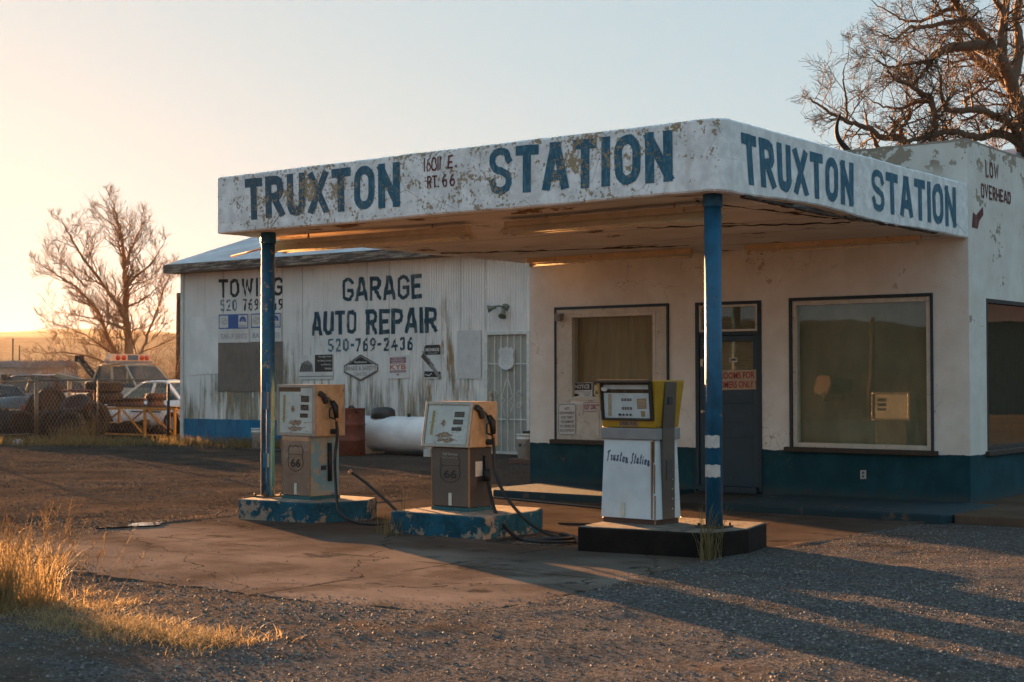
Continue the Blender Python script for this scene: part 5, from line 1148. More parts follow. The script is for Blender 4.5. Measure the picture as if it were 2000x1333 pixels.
# ------------------------------------------------------------------ things along the garage wall
# white propane tank
TK = thing('propane_tank', 'white horizontal propane tank with a dark dome on top by the garage wall', 'gas tank', (-13.9, 5.75, G))
ax = Matrix(((0, 0, 1, -15.15), (0, 1, 0, 5.75), (-1, 0, 0, .335), (0, 0, 0, 1))); rT = .355; Lt = 2.75
prof = [(.001, -.16)]+[(rT*math.sin(R(a)), -.16+.16*(1-math.cos(R(a)))) for a in range(15, 91, 15)]+[(rT, Lt)]+[(rT*math.cos(R(a)), Lt+.16*math.sin(R(a))) for a in range(15, 90, 15)]+[(.001, Lt+.16)]
MB().lathe(prof, 32, ax).build('body', plain('tank_white', (.74, .73, .72), .4, vs=2.5, dirt=(.4, .33, .25), dirt_amt=-.05), TK)
dc = ony(748, 812, 5.75)
MB().lathe([(.235, -.02), (.235, .08), (.225, .14), (.17, .19), (.10, .205), (.001, .21)], 24, Matrix.Translation((dc.x, 5.75, .665)) @ Matrix.Scale(1.15, 4, (1, 0, 0))).build('dome', plain('dome_grey_brown', (.05, .045, .04), .5), TK)
for x in (-14.75, -13.0): MB().bx(x-.09, x+.09, 5.45, 6.05, G, .06).build('saddle', plain('pale_saddle', (.5, .48, .44), .8), TK, bevel=.006)
mb = MB().cyl((dc.x-.75, 5.7, .66), (dc.x-.75, 5.7, .75), .035, 10); mb.build('valve', M_BLK, TK); MB().cyl((dc.x+.75, 5.7, .66), (dc.x+.75, 5.7, .75), .035, 10).build('valve', M_BLK, TK)
# rusty drum with a hand pump
DB = thing('oil_drum', 'rust red steel drum with a bent pump handle behind the taller old pump', 'drum', (-14.75, 4.95, G))
prof = [(.28, 0), (.29, .01)]
for zz in (.29, .58): prof += [(.285, zz-.02), (.298, zz), (.285, zz+.02)]
prof += [(.285, .86), (.295, .875), (.285, .88), (.27, .868), (.001, .868)]
xb = ony(683, 850, 4.95).x
MB().lathe(prof, 28, Matrix.Translation((xb, 4.95, G)) @ Matrix.Scale(1.08, 4)).build('body', plain('rusty_red_drum', (.17, .055, .035), .7, .35, vs=5, dirt=(.25, .10, .05), dirt_amt=.03), DB)
MB().tube(smooth_path([(xb-.02, 4.95, .77), (xb-.02, 4.95, .86), (xb+.10, 4.9, .90), (xb+.24, 4.85, .84), (xb+.30, 4.83, .78)], 6), [.022]*25, 8).build('pump_handle', M_BLK, DB)
def bucket(x, y, z, h, r, label):
    b = thing('bucket', label, 'bucket', (x, y, z), 0, 'white plastic buckets'); M_ = plain('white_bucket_plastic', (.55, .55, .52), .45, vs=6, dirt=(.35, .3, .24), dirt_amt=-.03)
    MB().lathe([(r*.84, 0), (r*.97, h*.78), (r*1.04, h*.79), (r*1.04, h*.83), (r*.98, h*.84), (r, h*.95), (r*1.05, h*.955), (r*1.05, h), (r*.97, h), (r*.82, .02), (.001, .015)], 24, Matrix.Translation((x, y, z))).build('body', M_, b)
    MB().tube([(x-r*1.03, y, z+h*.85)]+[(x-r*1.03*math.cos(R(a)), y-.11*math.sin(R(a))-.04, z+h*.85-.16*math.sin(R(a))) for a in range(15, 180, 15)]+[(x+r*1.03, y, z+h*.85)], .004, 5).build('handle', plain('wire', (.2, .2, .2), .4, .8), b)
    return b
pb = onz(1026, 905, .0); k_ = ony(1025, 870, 4.6)
brick = tag(MB().box((k_.x-.02, 4.6, G+.05), (.5, .25, .10)).build('flat_stone', plain('red_brown_stone', (.13, .07, .05), .9, bump=.8), bevel=.02), 'low red brown slab under the white bucket at the barred door', 'slab')
bb = bucket(k_.x, 4.6, G+.10, .44, .15, 'white bucket with a small dark mark on a slab beside the barred door')
B = Board((k_.x-.05, 4.6-.146, .29), (k_.x+.05, 4.6-.146, .29), (k_.x-.05, 4.6-.142, .22)); mb = MB(); B.flat(mb, [(0, 1), (.5, 0), (1, 1), (.5, .7)], .003); mb.build('printed_mark', SB, bb, fix=False)
tag(MB().box((k_.x+.28, 5.0, .50), (.95, .34, .07), Matrix.Rotation(-.10, 3, 'Y') @ Matrix.Rotation(.2, 3, 'Z')).box((k_.x+.35, 5.05, .16), (.08, .08, .55)).box((k_.x+.62, 5.1, .16), (.08, .08, .50)).build('wooden_bench', M_SILL, bevel=.006), 'dark weathered wooden bench behind the bucket at the corner of the station', 'bench')
k2 = ony(504, 860, 6.2)
bucket(k2.x, 6.2, G, .44, .15, 'white bucket on the ground behind the left column')
c_ = onz(520, 880); tag(MB().prism([(c_.x-.7, c_.y-.25), (c_.x+.9, c_.y-.3), (c_.x+1.1, c_.y+.2), (c_.x-.3, c_.y+.35)], G-.02, G+.03).build('rubber_mat', plain('dark_mat', (.03, .025, .02), .9)), 'black flat mat lying on the ground in front of the garage', 'mat')

# ------------------------------------------------------------------ chain link fence
F0, F1 = Vector((-22.55, 6.95, G)), Vector((-24.88, 4.85, G)); F2 = F1+(onz(0, 868)-F1).normalized()*2.6; F2.z = G
FN = thing('chain_link_fence', 'sagging chain link fence with galvanised posts enclosing the tyre yard', 'fence', tuple(F1))
M_GALV = plain('weathered_galvanised', (.16, .13, .10), .55, .5, vs=8); ht = 1.52
MB().tube([F1, F1+Vector((0, 0, ht+.04))], .048, 12).tube([F1+Vector((0, 0, ht+.04)), F1+Vector((0, 0, ht+.09))], [.055, .02], 12).build('post', M_GALV, FN)
fm = F1.lerp(F0, .46); MB().tube([fm, fm+Vector((.02, .01, ht-.01))], .024, 10).build('post', M_GALV, FN)
MB().tube([F0+Vector((.30, -.25, 0)), F0+Vector((.13, -.10, ht-.1))], .034, 10).build('post', plain('dark_leaning_post', (.05, .04, .035), .7, .3), FN)
MB().tube([F2, F2+Vector((0, 0, ht))], .03, 10).build('post', M_GALV, FN)
MB().tube([F2+Vector((0, 0, ht-.06)), F1+Vector((0, 0, ht-.03))], .019, 8).build('top_rail', M_GALV, FN); MB().tube([F1+Vector((0, 0, ht)), F0+Vector((0, 0, ht+.01))], .019, 8).build('top_rail', M_GALV, FN)
MB().tube([F2+Vector((0, 0, .22)), F1+Vector((0, 0, .22))], .014, 8).build('bottom_rail', M_GALV, FN)
def links(a, b):
    L_ = (b-a).length; d_ = (b-a)/L_; pt = .085; n = int(L_/pt); mb = MB(); q = random.Random(2)
    for k in range(-1, n+1):
        for s_ in (1, -1):
            pts = []
            for m in range(0, 19):
                u = k*pt+(s_*m*pt*.5 if False else ((m % 2)*pt*.5*s_)); u = min(max(u+pt*.5, 0), L_); pts.append(a+d_*u+Vector((.012*math.sin(u*2), .02*math.sin(u*1.7), .06+m*(ht-.10)/18)))
            mb.tube(pts, .0034, 3, caps=False, smooth=False)
    return mb
links(F1, F0).build('wire_mesh', plain('mesh_wire', (.20, .17, .14), .45, .6), FN, fix=False); links(F2, F1).build('wire_mesh', plain('mesh_wire', (.20, .17, .14), .45, .6), FN, fix=False)

# ------------------------------------------------------------------ tyres
M_TYRE = plain('dusty_tyre_rubber', (.022, .016, .012), .85, vs=8, bump=.5, bs=50); M_RIM = plain('rusty_rim', (.07, .035, .025), .7, .4, vs=8)
def make_tyre(name, r, w, rim, label):
    t_ = thing(name, label, 'tyre', (0, 0, 0)); mb = MB(); ri = r*.56; n = 40
    pr = [(ri, -w*.36), (ri+.03, -w*.46), (r*.82, -w*.52), (r*.93, -w*.47), (r*.975, -w*.36), (r, -w*.25), (r, w*.25), (r*.975, w*.36), (r*.93, w*.47), (r*.82, w*.52), (ri+.03, w*.46), (ri, w*.36)]
    mb.lathe(pr, n, None, True, False)
    for k in range(n):      # tread blocks
        a = 2*math.pi*(k+.5)/n
        for s_ in (-1, 0, 1):
            c = Vector((math.cos(a)*(r+.004), math.sin(a)*(r+.004), s_*w*.2)); mb.box(c, (.016, 2*math.pi*r/n*.62, w*.15), Matrix.Rotation(a, 3, 'Z') @ Matrix.Rotation(.3*s_, 3, 'X'))
    mb.build('tread', M_TYRE, t_, local=True)
    if rim:
        m2 = MB().lathe([(ri*1.02, -w*.36), (ri*.92, -w*.30), (ri*.85, -.0), (ri*.5, .02), (ri*.35, .05), (.03, .05), (.03, .045), (ri*.33, .04), (ri*.5, .01), (ri*.84, -.01), (ri*.92, w*.30), (ri*1.02, w*.36)], 28)
        m2.build('rim', M_RIM, t_, local=True)
    return t_
T0 = make_tyre('tyre', .38, .24, False, 'x'); T1 = make_tyre('wheel', .40, .26, True, 'x')
T2 = make_tyre('tyre', .50, .30, False, 'x')
def put(t0, loc, rot, label, first=[set()], grp='old tyres heaped behind the fence'):
    if t0.name not in first[0]: first[0].add(t0.name); o = t0; o.location = loc; o.rotation_euler = rot
    else: o = dup(t0, loc, rot=rot)
    o['label'] = label; o['group'] = grp; return o
YY = lambda px, y: ony(px, 830, y).x
# left row standing tread to tread, axis nearly along X
rowlab = 'dusty black tyre standing in the tight row left of the thick fence post'
for k in range(7): put(T0, (YY(-22, 6.0)+k*.235, 6.0+.03*math.sin(k*2), G+.375+.012*math.sin(k)), (R(90), 0, R(82+3*math.sin(k*3))), rowlab)
heap = [(T0, 90, 6.4, .385, (90, 0, 70), 'black tyre standing directly behind the thick fence post'), (T0, 104, 6.3, .38, (90, 8, 62), 'black tyre leaning second in the heap right of the thick post'), (T0, 120, 6.35, .38, (88, 0, 50), 'black tyre in the middle of the heap below the lying wheel'),
        (T0, 138, 5.9, .37, (86, 0, 24), 'black tyre at the right front of the heap with its open side to the road'), (T1, 148, 6.25, .86, (32, 14, 0), 'wheel with a rusty rim lying tilted on top of the heap'), (T0, 100, 6.8, .95, (78, 10, 70), 'black tyre balanced highest in the heap near the thick post'), (T0, 160, 6.8, .38, (90, 0, 40), 'black tyre at the right end of the heap beside the orange frame'), (T0, 78, 6.6, .80, (90, 0, 78), 'black tyre resting on the row behind the thick post')]
for t0, px, y, z, rt, lab in heap: put(t0, (YY(px, y), y, G+z), tuple(R(a) for a in rt), lab)

put(T2, (YY(177, 7.5), 7.5, G+.49), (R(90), 0, R(58)), 'large tyre standing on edge beside the left leg of the orange frame')
# orange steel work frame with wheels on it
BY = 8.2
bx0, bx1 = ony(184, 800, BY).x, ony(343, 800, BY).x; bm_ = ony(283, 800, BY).x; zt_ = ony(260, 795, BY).z; zb_ = G+.06
OF = thing('steel_work_frame', 'orange angle iron work frame with diagonal braces loaded with wheel rims', 'work frame', ((bx0+bx1)/2, BY, G))
M_OR = plain('orange_red_steel', (.44, .20, .03), .6, .2, vs=5, dirt=(.14, .06, .03), dirt_amt=.02)
def bar(p, q_, w=.05, d_=.05):
    p, q_ = Vector(p), Vector(q_); v = q_-p; m = v.to_track_quat('Z', 'Y').to_matrix(); return MB().box((p+q_)/2, (w, d_, v.length), m)
for yy in (BY, BY+.8):
    for xx in (bx0+.03, bm_, bx1-.03): bar((xx, yy, zb_-.05), (xx, yy, zt_-.08), .06, .06).build('leg', M_OR, OF, bevel=.004)
    bar((bx0-.05, yy-.005, zt_-.04), (bx1+.05, yy-.005, zt_-.04), .075, .05).build('top_beam', M_OR, OF, bevel=.004)
    bar((bx0, yy+.0, zb_+.03), (bx1, yy, zb_+.03), .05, .045).build('bottom_beam', M_OR, OF, bevel=.004)
    xm = (bx0+bm_)/2+.12
    for a, b in (((bx0+.05, yy-.04, zb_+.05), (xm, yy-.04, zt_-.09)), ((xm+.08, yy-.04, zt_-.09), (bm_-.05, yy-.04, zb_+.08)), ((bm_+.2, yy-.04, zt_-.09), (bx1-.1, yy-.04, zb_+.1))): bar(a, b, .045, .03).build('brace', M_OR, OF, bevel=.003)
for xx in (bx0, bm_, bx1): bar((xx, BY+.03, zt_-.085), (xx, BY+.8, zt_-.085), .05, .04).build('cross_beam', M_OR, OF, bevel=.003)
MB().bx(bx0-.05, bx1+.05, BY-.02, BY+.84, zt_-.001, zt_+.02).build('top_plate', plain('dark_rusty_plate', (.06, .035, .025), .8), OF)
# stack of big tyres and loose rims on and behind the frame
for k in range(2): put(T2, (ony(203, 770, BY+.5).x, BY+.5, zt_+.20+.315*k), (0, 0, R(40*k)), ('large tyre lying lowest of the two stacked on the orange frame', 'large sunlit tyre lying uppermost of the two stacked on the orange frame')[k])
def rim(x, y, z, r, h, label):
    o = MB().lathe([(r, 0), (r*1.02, .02), (r*.85, .05), (r*.82, h*.5), (r*.85, h-.05), (r*1.02, h-.02), (r, h), (r*.78, h-.01), (r*.75, .03), (r*.8, 0)], 28, Matrix.Translation((x, y, z)), closed=True).build('scrap_disc', M_RIM); tag(o, label, 'wheel rim', 'rims on the orange frame')
for px, r, h, lab in ((232, .30, .17, 'flat rusty rim on the orange frame next to the stacked tyres'), (262, .31, .20, 'flat rusty rim on the middle of the orange frame'), (304, .26, .22, 'tall dark rim on the right half of the orange frame')): rim(ony(px, 780, BY+.35).x, BY+.35, zt_+.021, r, h, lab)
tag(MB().lathe([(.28, 0), (.29, .015), (.25, .06), (.26, .10), (.12, .12), (.001, .12)], 24, Matrix.Translation((ony(304, 775, BY+.35).x+.02, BY+.35, zt_+.243))).build('wheel_cover', M_RIM), 'dark wheel cover lying on the tall rim of the orange frame', 'wheel cover')
# bent pipe rail in front of the heap
tag(MB().tube(smooth_path([(YY(118, 7.6), 7.6, G), (YY(118, 7.6), 7.6, 1.0), (YY(124, 7.6), 7.6, 1.13), (YY(150, 7.6), 7.6, 1.15), (YY(178, 7.6), 7.6, 1.13), (YY(184, 7.6), 7.6, 1.0), (YY(185, 7.6), 7.6, G)], 6), .028, 8).tube([(YY(147, 7.6), 7.6, 1.14), (YY(147, 7.6), 7.6, G)], .022, 8).build('pipe_rack', plain('rusty_pipe', (.16, .05, .03), .7, .3)), 'rust red bent pipe rack behind the tyre heap', 'pipe rack')
q = random.Random(31)
for k, (px, y, w, h, lab) in enumerate(((225, 8.6, .5, .35, 'dark engine block under the left half of the orange frame'), (262, 8.7, .6, .4, 'dark gearbox housing under the middle of the orange frame'), (312, 8.6, .55, .3, 'low dark scrap axle under the right half of the orange frame'))):
    mb = MB(); x = ony(px, 830, y).x
    for m in range(7): mb.box((x+q.uniform(-w*.4, w*.4), y+q.uniform(-.15, .15), G+.03+h*.5+q.uniform(-h*.2, h*.25)), (w*q.uniform(.25, .6), .25*q.uniform(.5, 1.2), h*q.uniform(.3, .7)), Matrix.Rotation(q.uniform(-.5, .5), 3, 'Y'))
    mb.box((x, y, G+h*.22), (w, .3, h*.44)); mb.cyl((x-w*.5, y-.1, G+h*.5), (x+w*.55, y-.1, G+h*.45), .06, 10)
    tag(mb.build('scrap_part', plain('oily_scrap_iron', (.035, .022, .018), .6, .5, vs=9), bevel=.01), lab, 'scrap metal')
tag(MB().tube([(YY(-5, 5.2), 5.2, G+.02), (YY(66, 5.0), 5.0, G+.02)], .02, 6).build('loose_pipe', plain('pale_pipe', (.4, .36, .3), .5, .3)), 'pale pipe lying on the ground below the tyre row', 'pipe')
st_ = onz(56, 868, G); tag(MB().lathe([(.001, -.06), (.12, -.03), (.16, .04), (.10, .11), (.001, .13)], 9, Matrix.Translation((st_.x, st_.y-.3, G)) @ Matrix.Rotation(.4, 4, 'X')).build('rock', plain('grey_rock', (.3, .28, .26), .9, bump=.8)), 'grey rock on the ground near the thick fence post', 'rock')

# ------------------------------------------------------------------ vehicles in the yard
M_CGL = plain('dark_car_glass', (.02, .025, .022), .06, 0, spec=.8); M_CHROME = plain('car_chrome', (.3, .3, .3), .4, .8)
M_SIL = plain('silver_white_paint', (.62, .64, .66), .25, .1, vs=2); M_TANP = plain('cream_truck_paint', (.34, .28, .2), .35, .1, vs=2); M_DK = plain('grey_car_paint', (.10, .10, .11), .25, .4, vs=2)
def car(name, loc, rz, label, cat, paint, prof, cab, W_=1.75, wb=(.85, 3.5), group='vehicles parked in the yard', wr=.31):
    """prof: (x, z) belt line of the body front to back; cab: (x, z) greenhouse polygon front base, front top, rear top, rear base"""
    t_ = thing(name, label, cat, loc, rz, group); L = dict(local=True); secs = []
    for x, z in prof:
        e = 1-.5*max(0, 1-min(x-prof[0][0], prof[-1][0]-x)/.45)**2*.5; hw = W_/2*e; secs.append([(x, -hw*.93, .22), (x, -hw, .42), (x, -hw*.99, z*.78), (x, -hw*.90, z-.03), (x, -hw*.80, z), (x, hw*.80, z), (x, hw*.90, z-.03), (x, hw*.99, z*.78), (x, hw, .42), (x, hw*.93, .22)])
    MB().loft(secs).build('body', paint, t_, **L)
    (xa, za), (xb, zb), (xc, zc), (xd, zd) = cab; hb, htp = W_/2*.86, W_/2*.68
    rf = MB(); rsec = []
    for k in range(9):
        u = k/8; x = xb+(xc-xb)*u; z = zb+(zc-zb)*u+.035*math.sin(math.pi*u); rsec.append([(x, -htp-.015, z-.05), (x, -htp*.9, z), (x, 0, z+.018), (x, htp*.9, z), (x, htp+.015, z-.05)])
    rf.loft(rsec)
    rf.build('roof', paint, t_, **L)
    for sy in (-1, 1):
        for (x0, z0), (x1, z1), w in (((xa, za), (xb, zb-.03), .05), ((xa+(xd-xa)*.52, za), (xb+(xc-xb)*.52, zb-.03), .09), ((xd, zd), (xc, zc-.03), .10)):
            bar((x0, sy*hb, z0-.03), (x1, sy*htp, z1), w, .05).build('pillar', paint, t_, **L)
        mid0, mid1 = xa+(xd-xa)*.52, xb+(xc-xb)*.52
        for (u0, v0), (u1, v1) in (((xa, xb), (mid0, mid1)), ((mid0, mid1), (xd, xc))):
            MB().quad((u0+.06, sy*hb*.99, za-.02), (u1-.05, sy*hb*.99, za-.02), (v1-.04, sy*htp*.99, zb-.04), (v0+.05, sy*htp*.99, zb-.04)).build('side_window', M_CARG, t_, fix=False, **L)
        for x in (.55, .75):
            pass
        MB().box(((xa+xd)/2, sy*W_/2*.995, .62), (1.2, .02, .04)).build('side_moulding', plain('dark_moulding', (.03, .03, .03), .5), t_, **L)
        for x in wb:
            tr = MB().tube([(x, sy*(W_/2-.2), wr), (x, sy*(W_/2+.005), wr)], wr, 24).build('wheel', M_TYRE, t_, **L); MB().tube([(x, sy*(W_/2-.02), wr), (x, sy*(W_/2+.012), wr)], wr*.6, 20).build('rim', M_CHROME, tr, **L)
        MB().box((prof[0][0]+.06, sy*W_*.36, prof[0][1]-.12), (.10, .32, .12)).build('headlight', plain('lamp_glass', (.3, .3, .3), .4, .1), t_, bevel=.02, **L)
        MB().box((prof[-1][0]-.05, sy*W_*.37, prof[-1][1]-.16), (.10, .30, .14)).build('tail_light', plain('red_lamp', (.25, .015, .01), .3), t_, bevel=.02, **L)
    MB().quad((xa, -hb*.95, za-.01), (xa, hb*.95, za-.01), (xb, htp*.95, zb-.03), (xb, -htp*.95, zb-.03)).build('windscreen', M_CARG, t_, fix=False, **L)
    MB().quad((xd, -hb*.95, zd-.01), (xd, hb*.95, zd-.01), (xc, htp*.95, zc-.03), (xc, -htp*.95, zc-.03)).build('rear_window', M_CARG, t_, fix=False, **L)
    mb = MB()
    for x in (xa+(xd-xa)*.30, xa+(xd-xa)*.72):
        for sy in (-.38, .38): mb.box((x+.1, sy, za-.1), (.14, .48, .55), Matrix.Rotation(.2, 3, 'Y'))
    mb.build('seats', plain('seat_cloth', (.05, .05, .05), .9), t_, bevel=.04, **L)
    for x, w in ((prof[0][0]-.03, .12), (prof[-1][0]+.03, .12)): MB().box((x, 0, .45), (w, W_*.92, .20)).build('bumper', paint, t_, bevel=.05, **L)
    return t_
SED = [(0, .60), (.1, .72), (.5, .82), (1.2, .90), (1.5, .92), (2.5, .93), (3.4, .95), (3.7, .97), (4.3, .96), (4.42, .80)]
s0 = ony(212, 800, 11.0)
car('parked_car', (s0.x, 11.0, G), R(4), 'silver white sedan parked behind the orange frame', 'car', M_SIL, SED, ((1.22, .91), (2.05, 1.46), (3.05, 1.47), (3.75, .97)))
g0 = ony(-75, 800, 12.5)
car('parked_car', (g0.x, 12.5, G), R(2), 'grey sedan with a red tail light behind the tyre row', 'car', M_DK, SED, ((1.22, .91), (2.0, 1.30), (2.2, 1.30), (2.5, .95)))
v0 = ony(-8, 800, 17.0)
car('parked_car', (v0.x, 17., G), R(3), 'dark wagon with sun shining through its windows beyond the tyre row', 'car', M_DK, [(0, .70), (.1, .86), (.6, .95), (1.1, 1.0), (2.5, 1.02), (4.2, 1.03), (4.5, .9)], ((.9, 1.0), (1.6, 1.66), (3.9, 1.66), (4.35, 1.03)))
# tow truck with light bar and boom
w0 = ony(262, 800, 15.5)
TT = car('tow_truck', (w0.x-.9, 15.5, G), R(184), 'cream tow truck with an amber light bar behind the silver sedan', 'tow truck', M_TANP, [(-3.2, 1.05), (-3.1, 1.2), (-2.0, 1.22), (-1.6, 1.25), (.3, 1.25), (.5, 1.05), (2.6, 1.05), (2.75, 1.0)], ((-1.9, 1.22), (-1.15, 2.0), (.15, 2.02), (.42, 1.25)), 1.95, (-2.3, 1.5), wr=.42)
L = dict(local=True)
MB().box((-.55, 0, 2.10), (.30, 1.9, .05)).build('light_bar_base', M_CHROME, TT, **L)
mb = MB().loft([[(-.70, y_, 2.13), (-.40, y_, 2.13), (-.40-.04*k_, y_, 2.13+h_), (-.70+.04*k_, y_, 2.13+h_)] for y_, h_, k_ in ((-.95, .06, 1), (-.80, .24, 1), (.80, .24, 1), (.95, .06, 1))], smooth=False)
mb.build('light_bar', plain('amber_lens', (.80, .42, .24), .25), TT, bevel=.01, **L)
for y_ in (-.68, -.45, .35, .60): MB().lathe([(.001, 0), (.085, .0), (.085, .03), (.001, .05)], 16, Matrix.Translation((-.69, y_, 2.245)) @ Matrix.Rotation(R(-90), 4, 'Y')).build('beacon', plain('red_orange_lens', (.65, .06, .01), .2), TT, **L)
MB().box((-.71, -.06, 2.25), (.03, .42, .17)).build('centre_panel', plain('blue_grey_panel', (.10, .13, .16), .3), TT, **L)
bo = MB()
for sy in (-.10, .10): bo.tube([(.5, sy, 1.1), (1.85, sy, 2.2)], .055, 6)
for k in range(8): u = k/7; bo.tube([(.5+1.35*u, -.10, 1.1+1.1*u), (.5+1.35*min(1, u+.13), .10, 1.1+1.1*min(1, u+.13))], .02, 5)
bo.box((1.9, 0, 2.24), (.16, .26, .22)); bo.build('boom', plain('dark_boom_steel', (.04, .03, .025), .6, .4), TT, **L)
MB().tube([(.9, .0, 1.1), (.9, .0, 2.0)], .06, 8).tube([(.9, 0, 1.95), (1.85, 0, 2.2)], .012, 5).build('mast', plain('dark_boom_steel', (.04, .03, .025), .6, .4), TT, **L)
# pale wrecker beam lying over the yard
b0, b1 = ony(112, 733, 10.0), ony(186, 750, 10.0)
mb = bar(b0, b1, .16, .12); v_ = (b1-b0).normalized(); mb.tube([b1, (b1.x+.1, 10.0, G)], .06, 8).tube([b0+v_*.6, (b0.x+.5, 10.0, G)], .06, 8)
tag(mb.build('engine_hoist', plain('pale_hoist_paint', (.28, .23, .16), .6, .2, vs=5, dirt=(.15, .08, .04)), bevel=.008), 'pale sloping engine hoist beam above the tyre heap', 'hoist')
c0 = ony(106, 790, 9.2)
mb = MB().tube(smooth_path([(c0.x-.42, 9.2, .45), (c0.x-.30, 9.2, 1.02), (c0.x-.2, 9.2, 1.09), (c0.x+.2, 9.2, 1.09), (c0.x+.30, 9.2, 1.02), (c0.x+.42, 9.2, .45)], 6), .03, 8)
wf = thing('truck_cab_shell', 'old small cab shell with a rounded windscreen frame behind the heap', 'cab shell', (c0.x, 9.2, G))
mb.build('windscreen_frame', M_TANP, wf); MB().box((c0.x, 9.5, .30), (1.1, .6, .75)).build('cowl', plain('faded_brown_paint', (.12, .07, .045), .5), wf, bevel=.08)
MB().quad((c0.x-.38, 9.22, .6), (c0.x+.38, 9.22, .6), (c0.x+.24, 9.22, 1.05), (c0.x-.24, 9.22, 1.05)).build('windscreen', M_CARG, wf, fix=False)

# ------------------------------------------------------------------ bare trees
class Twigs:
    """many thin tapered tubes gathered as arrays"""
    def __init__(s): s.v = []; s.f = []; s.n = 0
    def tube(s, pts, r0, r1, n=3):
        P = np.asarray(pts, dtype=float); k = len(P); T = np.gradient(P, axis=0); T /= np.linalg.norm(T, axis=1)[:, None]+1e-9
        a = np.cross(T, (.31, .17, .93)); a /= np.linalg.norm(a, axis=1)[:, None]+1e-9; b = np.cross(T, a)
        rs = (r0+(r1-r0)*np.linspace(0, 1, k))[:, None, None]; th = np.arange(n)*2*np.pi/n
        V = P[:, None, :]+rs*(a[:, None, :]*np.cos(th)[None, :, None]+b[:, None, :]*np.sin(th)[None, :, None]); s.v.append(V.reshape(-1, 3))
        i = np.arange(k-1)[:, None]*n; j = np.arange(n)[None, :]; j2 = (j+1) % n
        s.f.append((np.stack([i+j, i+j2, i+n+j2, i+n+j], -1).reshape(-1, 4)+s.n)); s.n += k*n
    def build(s, name, mat, parent=None): return big(name, np.concatenate(s.v), np.concatenate(s.f), mat, parent, True)
def grow(tw, p, d, L, r, depth, q, up=.15, spread=.9, kids=5, rmin=.0035):
    n = 6; pts = [p]; dd = d.normalized(); pos = p.copy()
    for i in range(n):
        dd = (dd+Vector((q.gauss(0, .14), q.gauss(0, .14), q.gauss(0, .12)+up*.12))).normalized(); pos = pos+dd*(L/n); pts.append(pos.copy())
    tw.tube(pts, r, max(rmin*.8, r*.45), 5 if r > .03 else 3)
    if depth <= 0: return
    for k in range(kids):
        u = .25+.75*(k+q.random())/kids; i = min(n-1, int(u*n)); b = pts[i].lerp(pts[i+1], u*n-i); ax_ = (pts[i+1]-pts[i]).normalized()
        o = Vector((q.gauss(0, 1), q.gauss(0, 1), q.gauss(0, 1))); o = (o-ax_*o.dot(ax_)).normalized()
        nd = (ax_*(1-.35*spread)+o*spread*.8+Vector((0, 0, up*.5))).normalized()
        grow(tw, b, nd, L*q.uniform(.42, .68), max(rmin, r*q.uniform(.38, .55)), depth-1, q, up, spread, kids, rmin)
def limb_tree(name, label, limbs, dist, ptwig, bark, seed, sub_len, depth, kids, up, ground_trunk, px2m, rmin, every):
    """limbs: (pixel polyline, start radius, end radius, depth offset in m at the tip); each limb keeps its own real distance"""
    q = random.Random(seed); t_ = thing(name, label, 'tree', tuple(ground_trunk[0])); tr = Twigs(); cr = Twigs()
    tr.tube(smooth_path(ground_trunk, 6), ptwig[0], ptwig[1], 12)
    for pl, r0, r1, dz0, dz in limbs:
        n = len(pl); P = [atd(x, y, dist+dz0+(dz-dz0)*(i/(n-1))) for i, (x, y) in enumerate(pl)]
        P = smooth_path(P, 6); P = [p+Vector((q.gauss(0, .012), q.gauss(0, .012), q.gauss(0, .012))) for p in P]
        (tr if r0 > .12 else cr).tube(P, r0, r1, 8 if r0 > .05 else 6)
        Lc = 0; nxt = every*.8; tot = sum((P[i+1]-P[i]).length for i in range(len(P)-1))
        for i in range(len(P)-1):
            Lc += (P[i+1]-P[i]).length
            while nxt < Lc:
                nxt += every*q.uniform(.6, 1.4); ax_ = (P[i+1]-P[i]).normalized(); o = Vector((q.gauss(0, 1), q.gauss(0, 1), q.gauss(0, 1))); o = (o-ax_*o.dot(ax_)).normalized()
                u = Lc/tot; r = r0+(r1-r0)*u
                if u < .12 and r0 > .1: continue
                grow(cr, P[i], (ax_*.5+o+Vector((0, 0, up))).normalized(), sub_len*q.uniform(.5, 1.25)*(1-.35*u), max(rmin*1.4, min(r*.5, .03)), depth, q, up, .9, kids, rmin)
        grow(cr, P[-1], (P[-1]-P[-2]).normalized(), sub_len*.4, max(rmin*1.5, r1*.8), depth, q, up, .8, kids+1, rmin)
    tr.build('trunk', bark, t_); cr.build('crown', bark, t_); return t_
t = NT('rough_bark'); p = t.pos(); n_ = t.noise(t.scale(p, 8, 8, 2), 3, 6, .7)
M_BARK = t.fin(t.mix(n_, (.08, .05, .032), (.20, .13, .08)), .9, 0, t.bump(n_, .02, .8))
M_BARKL = plain('brown_twig_bark', (.26, .155, .08), .85, vs=3)
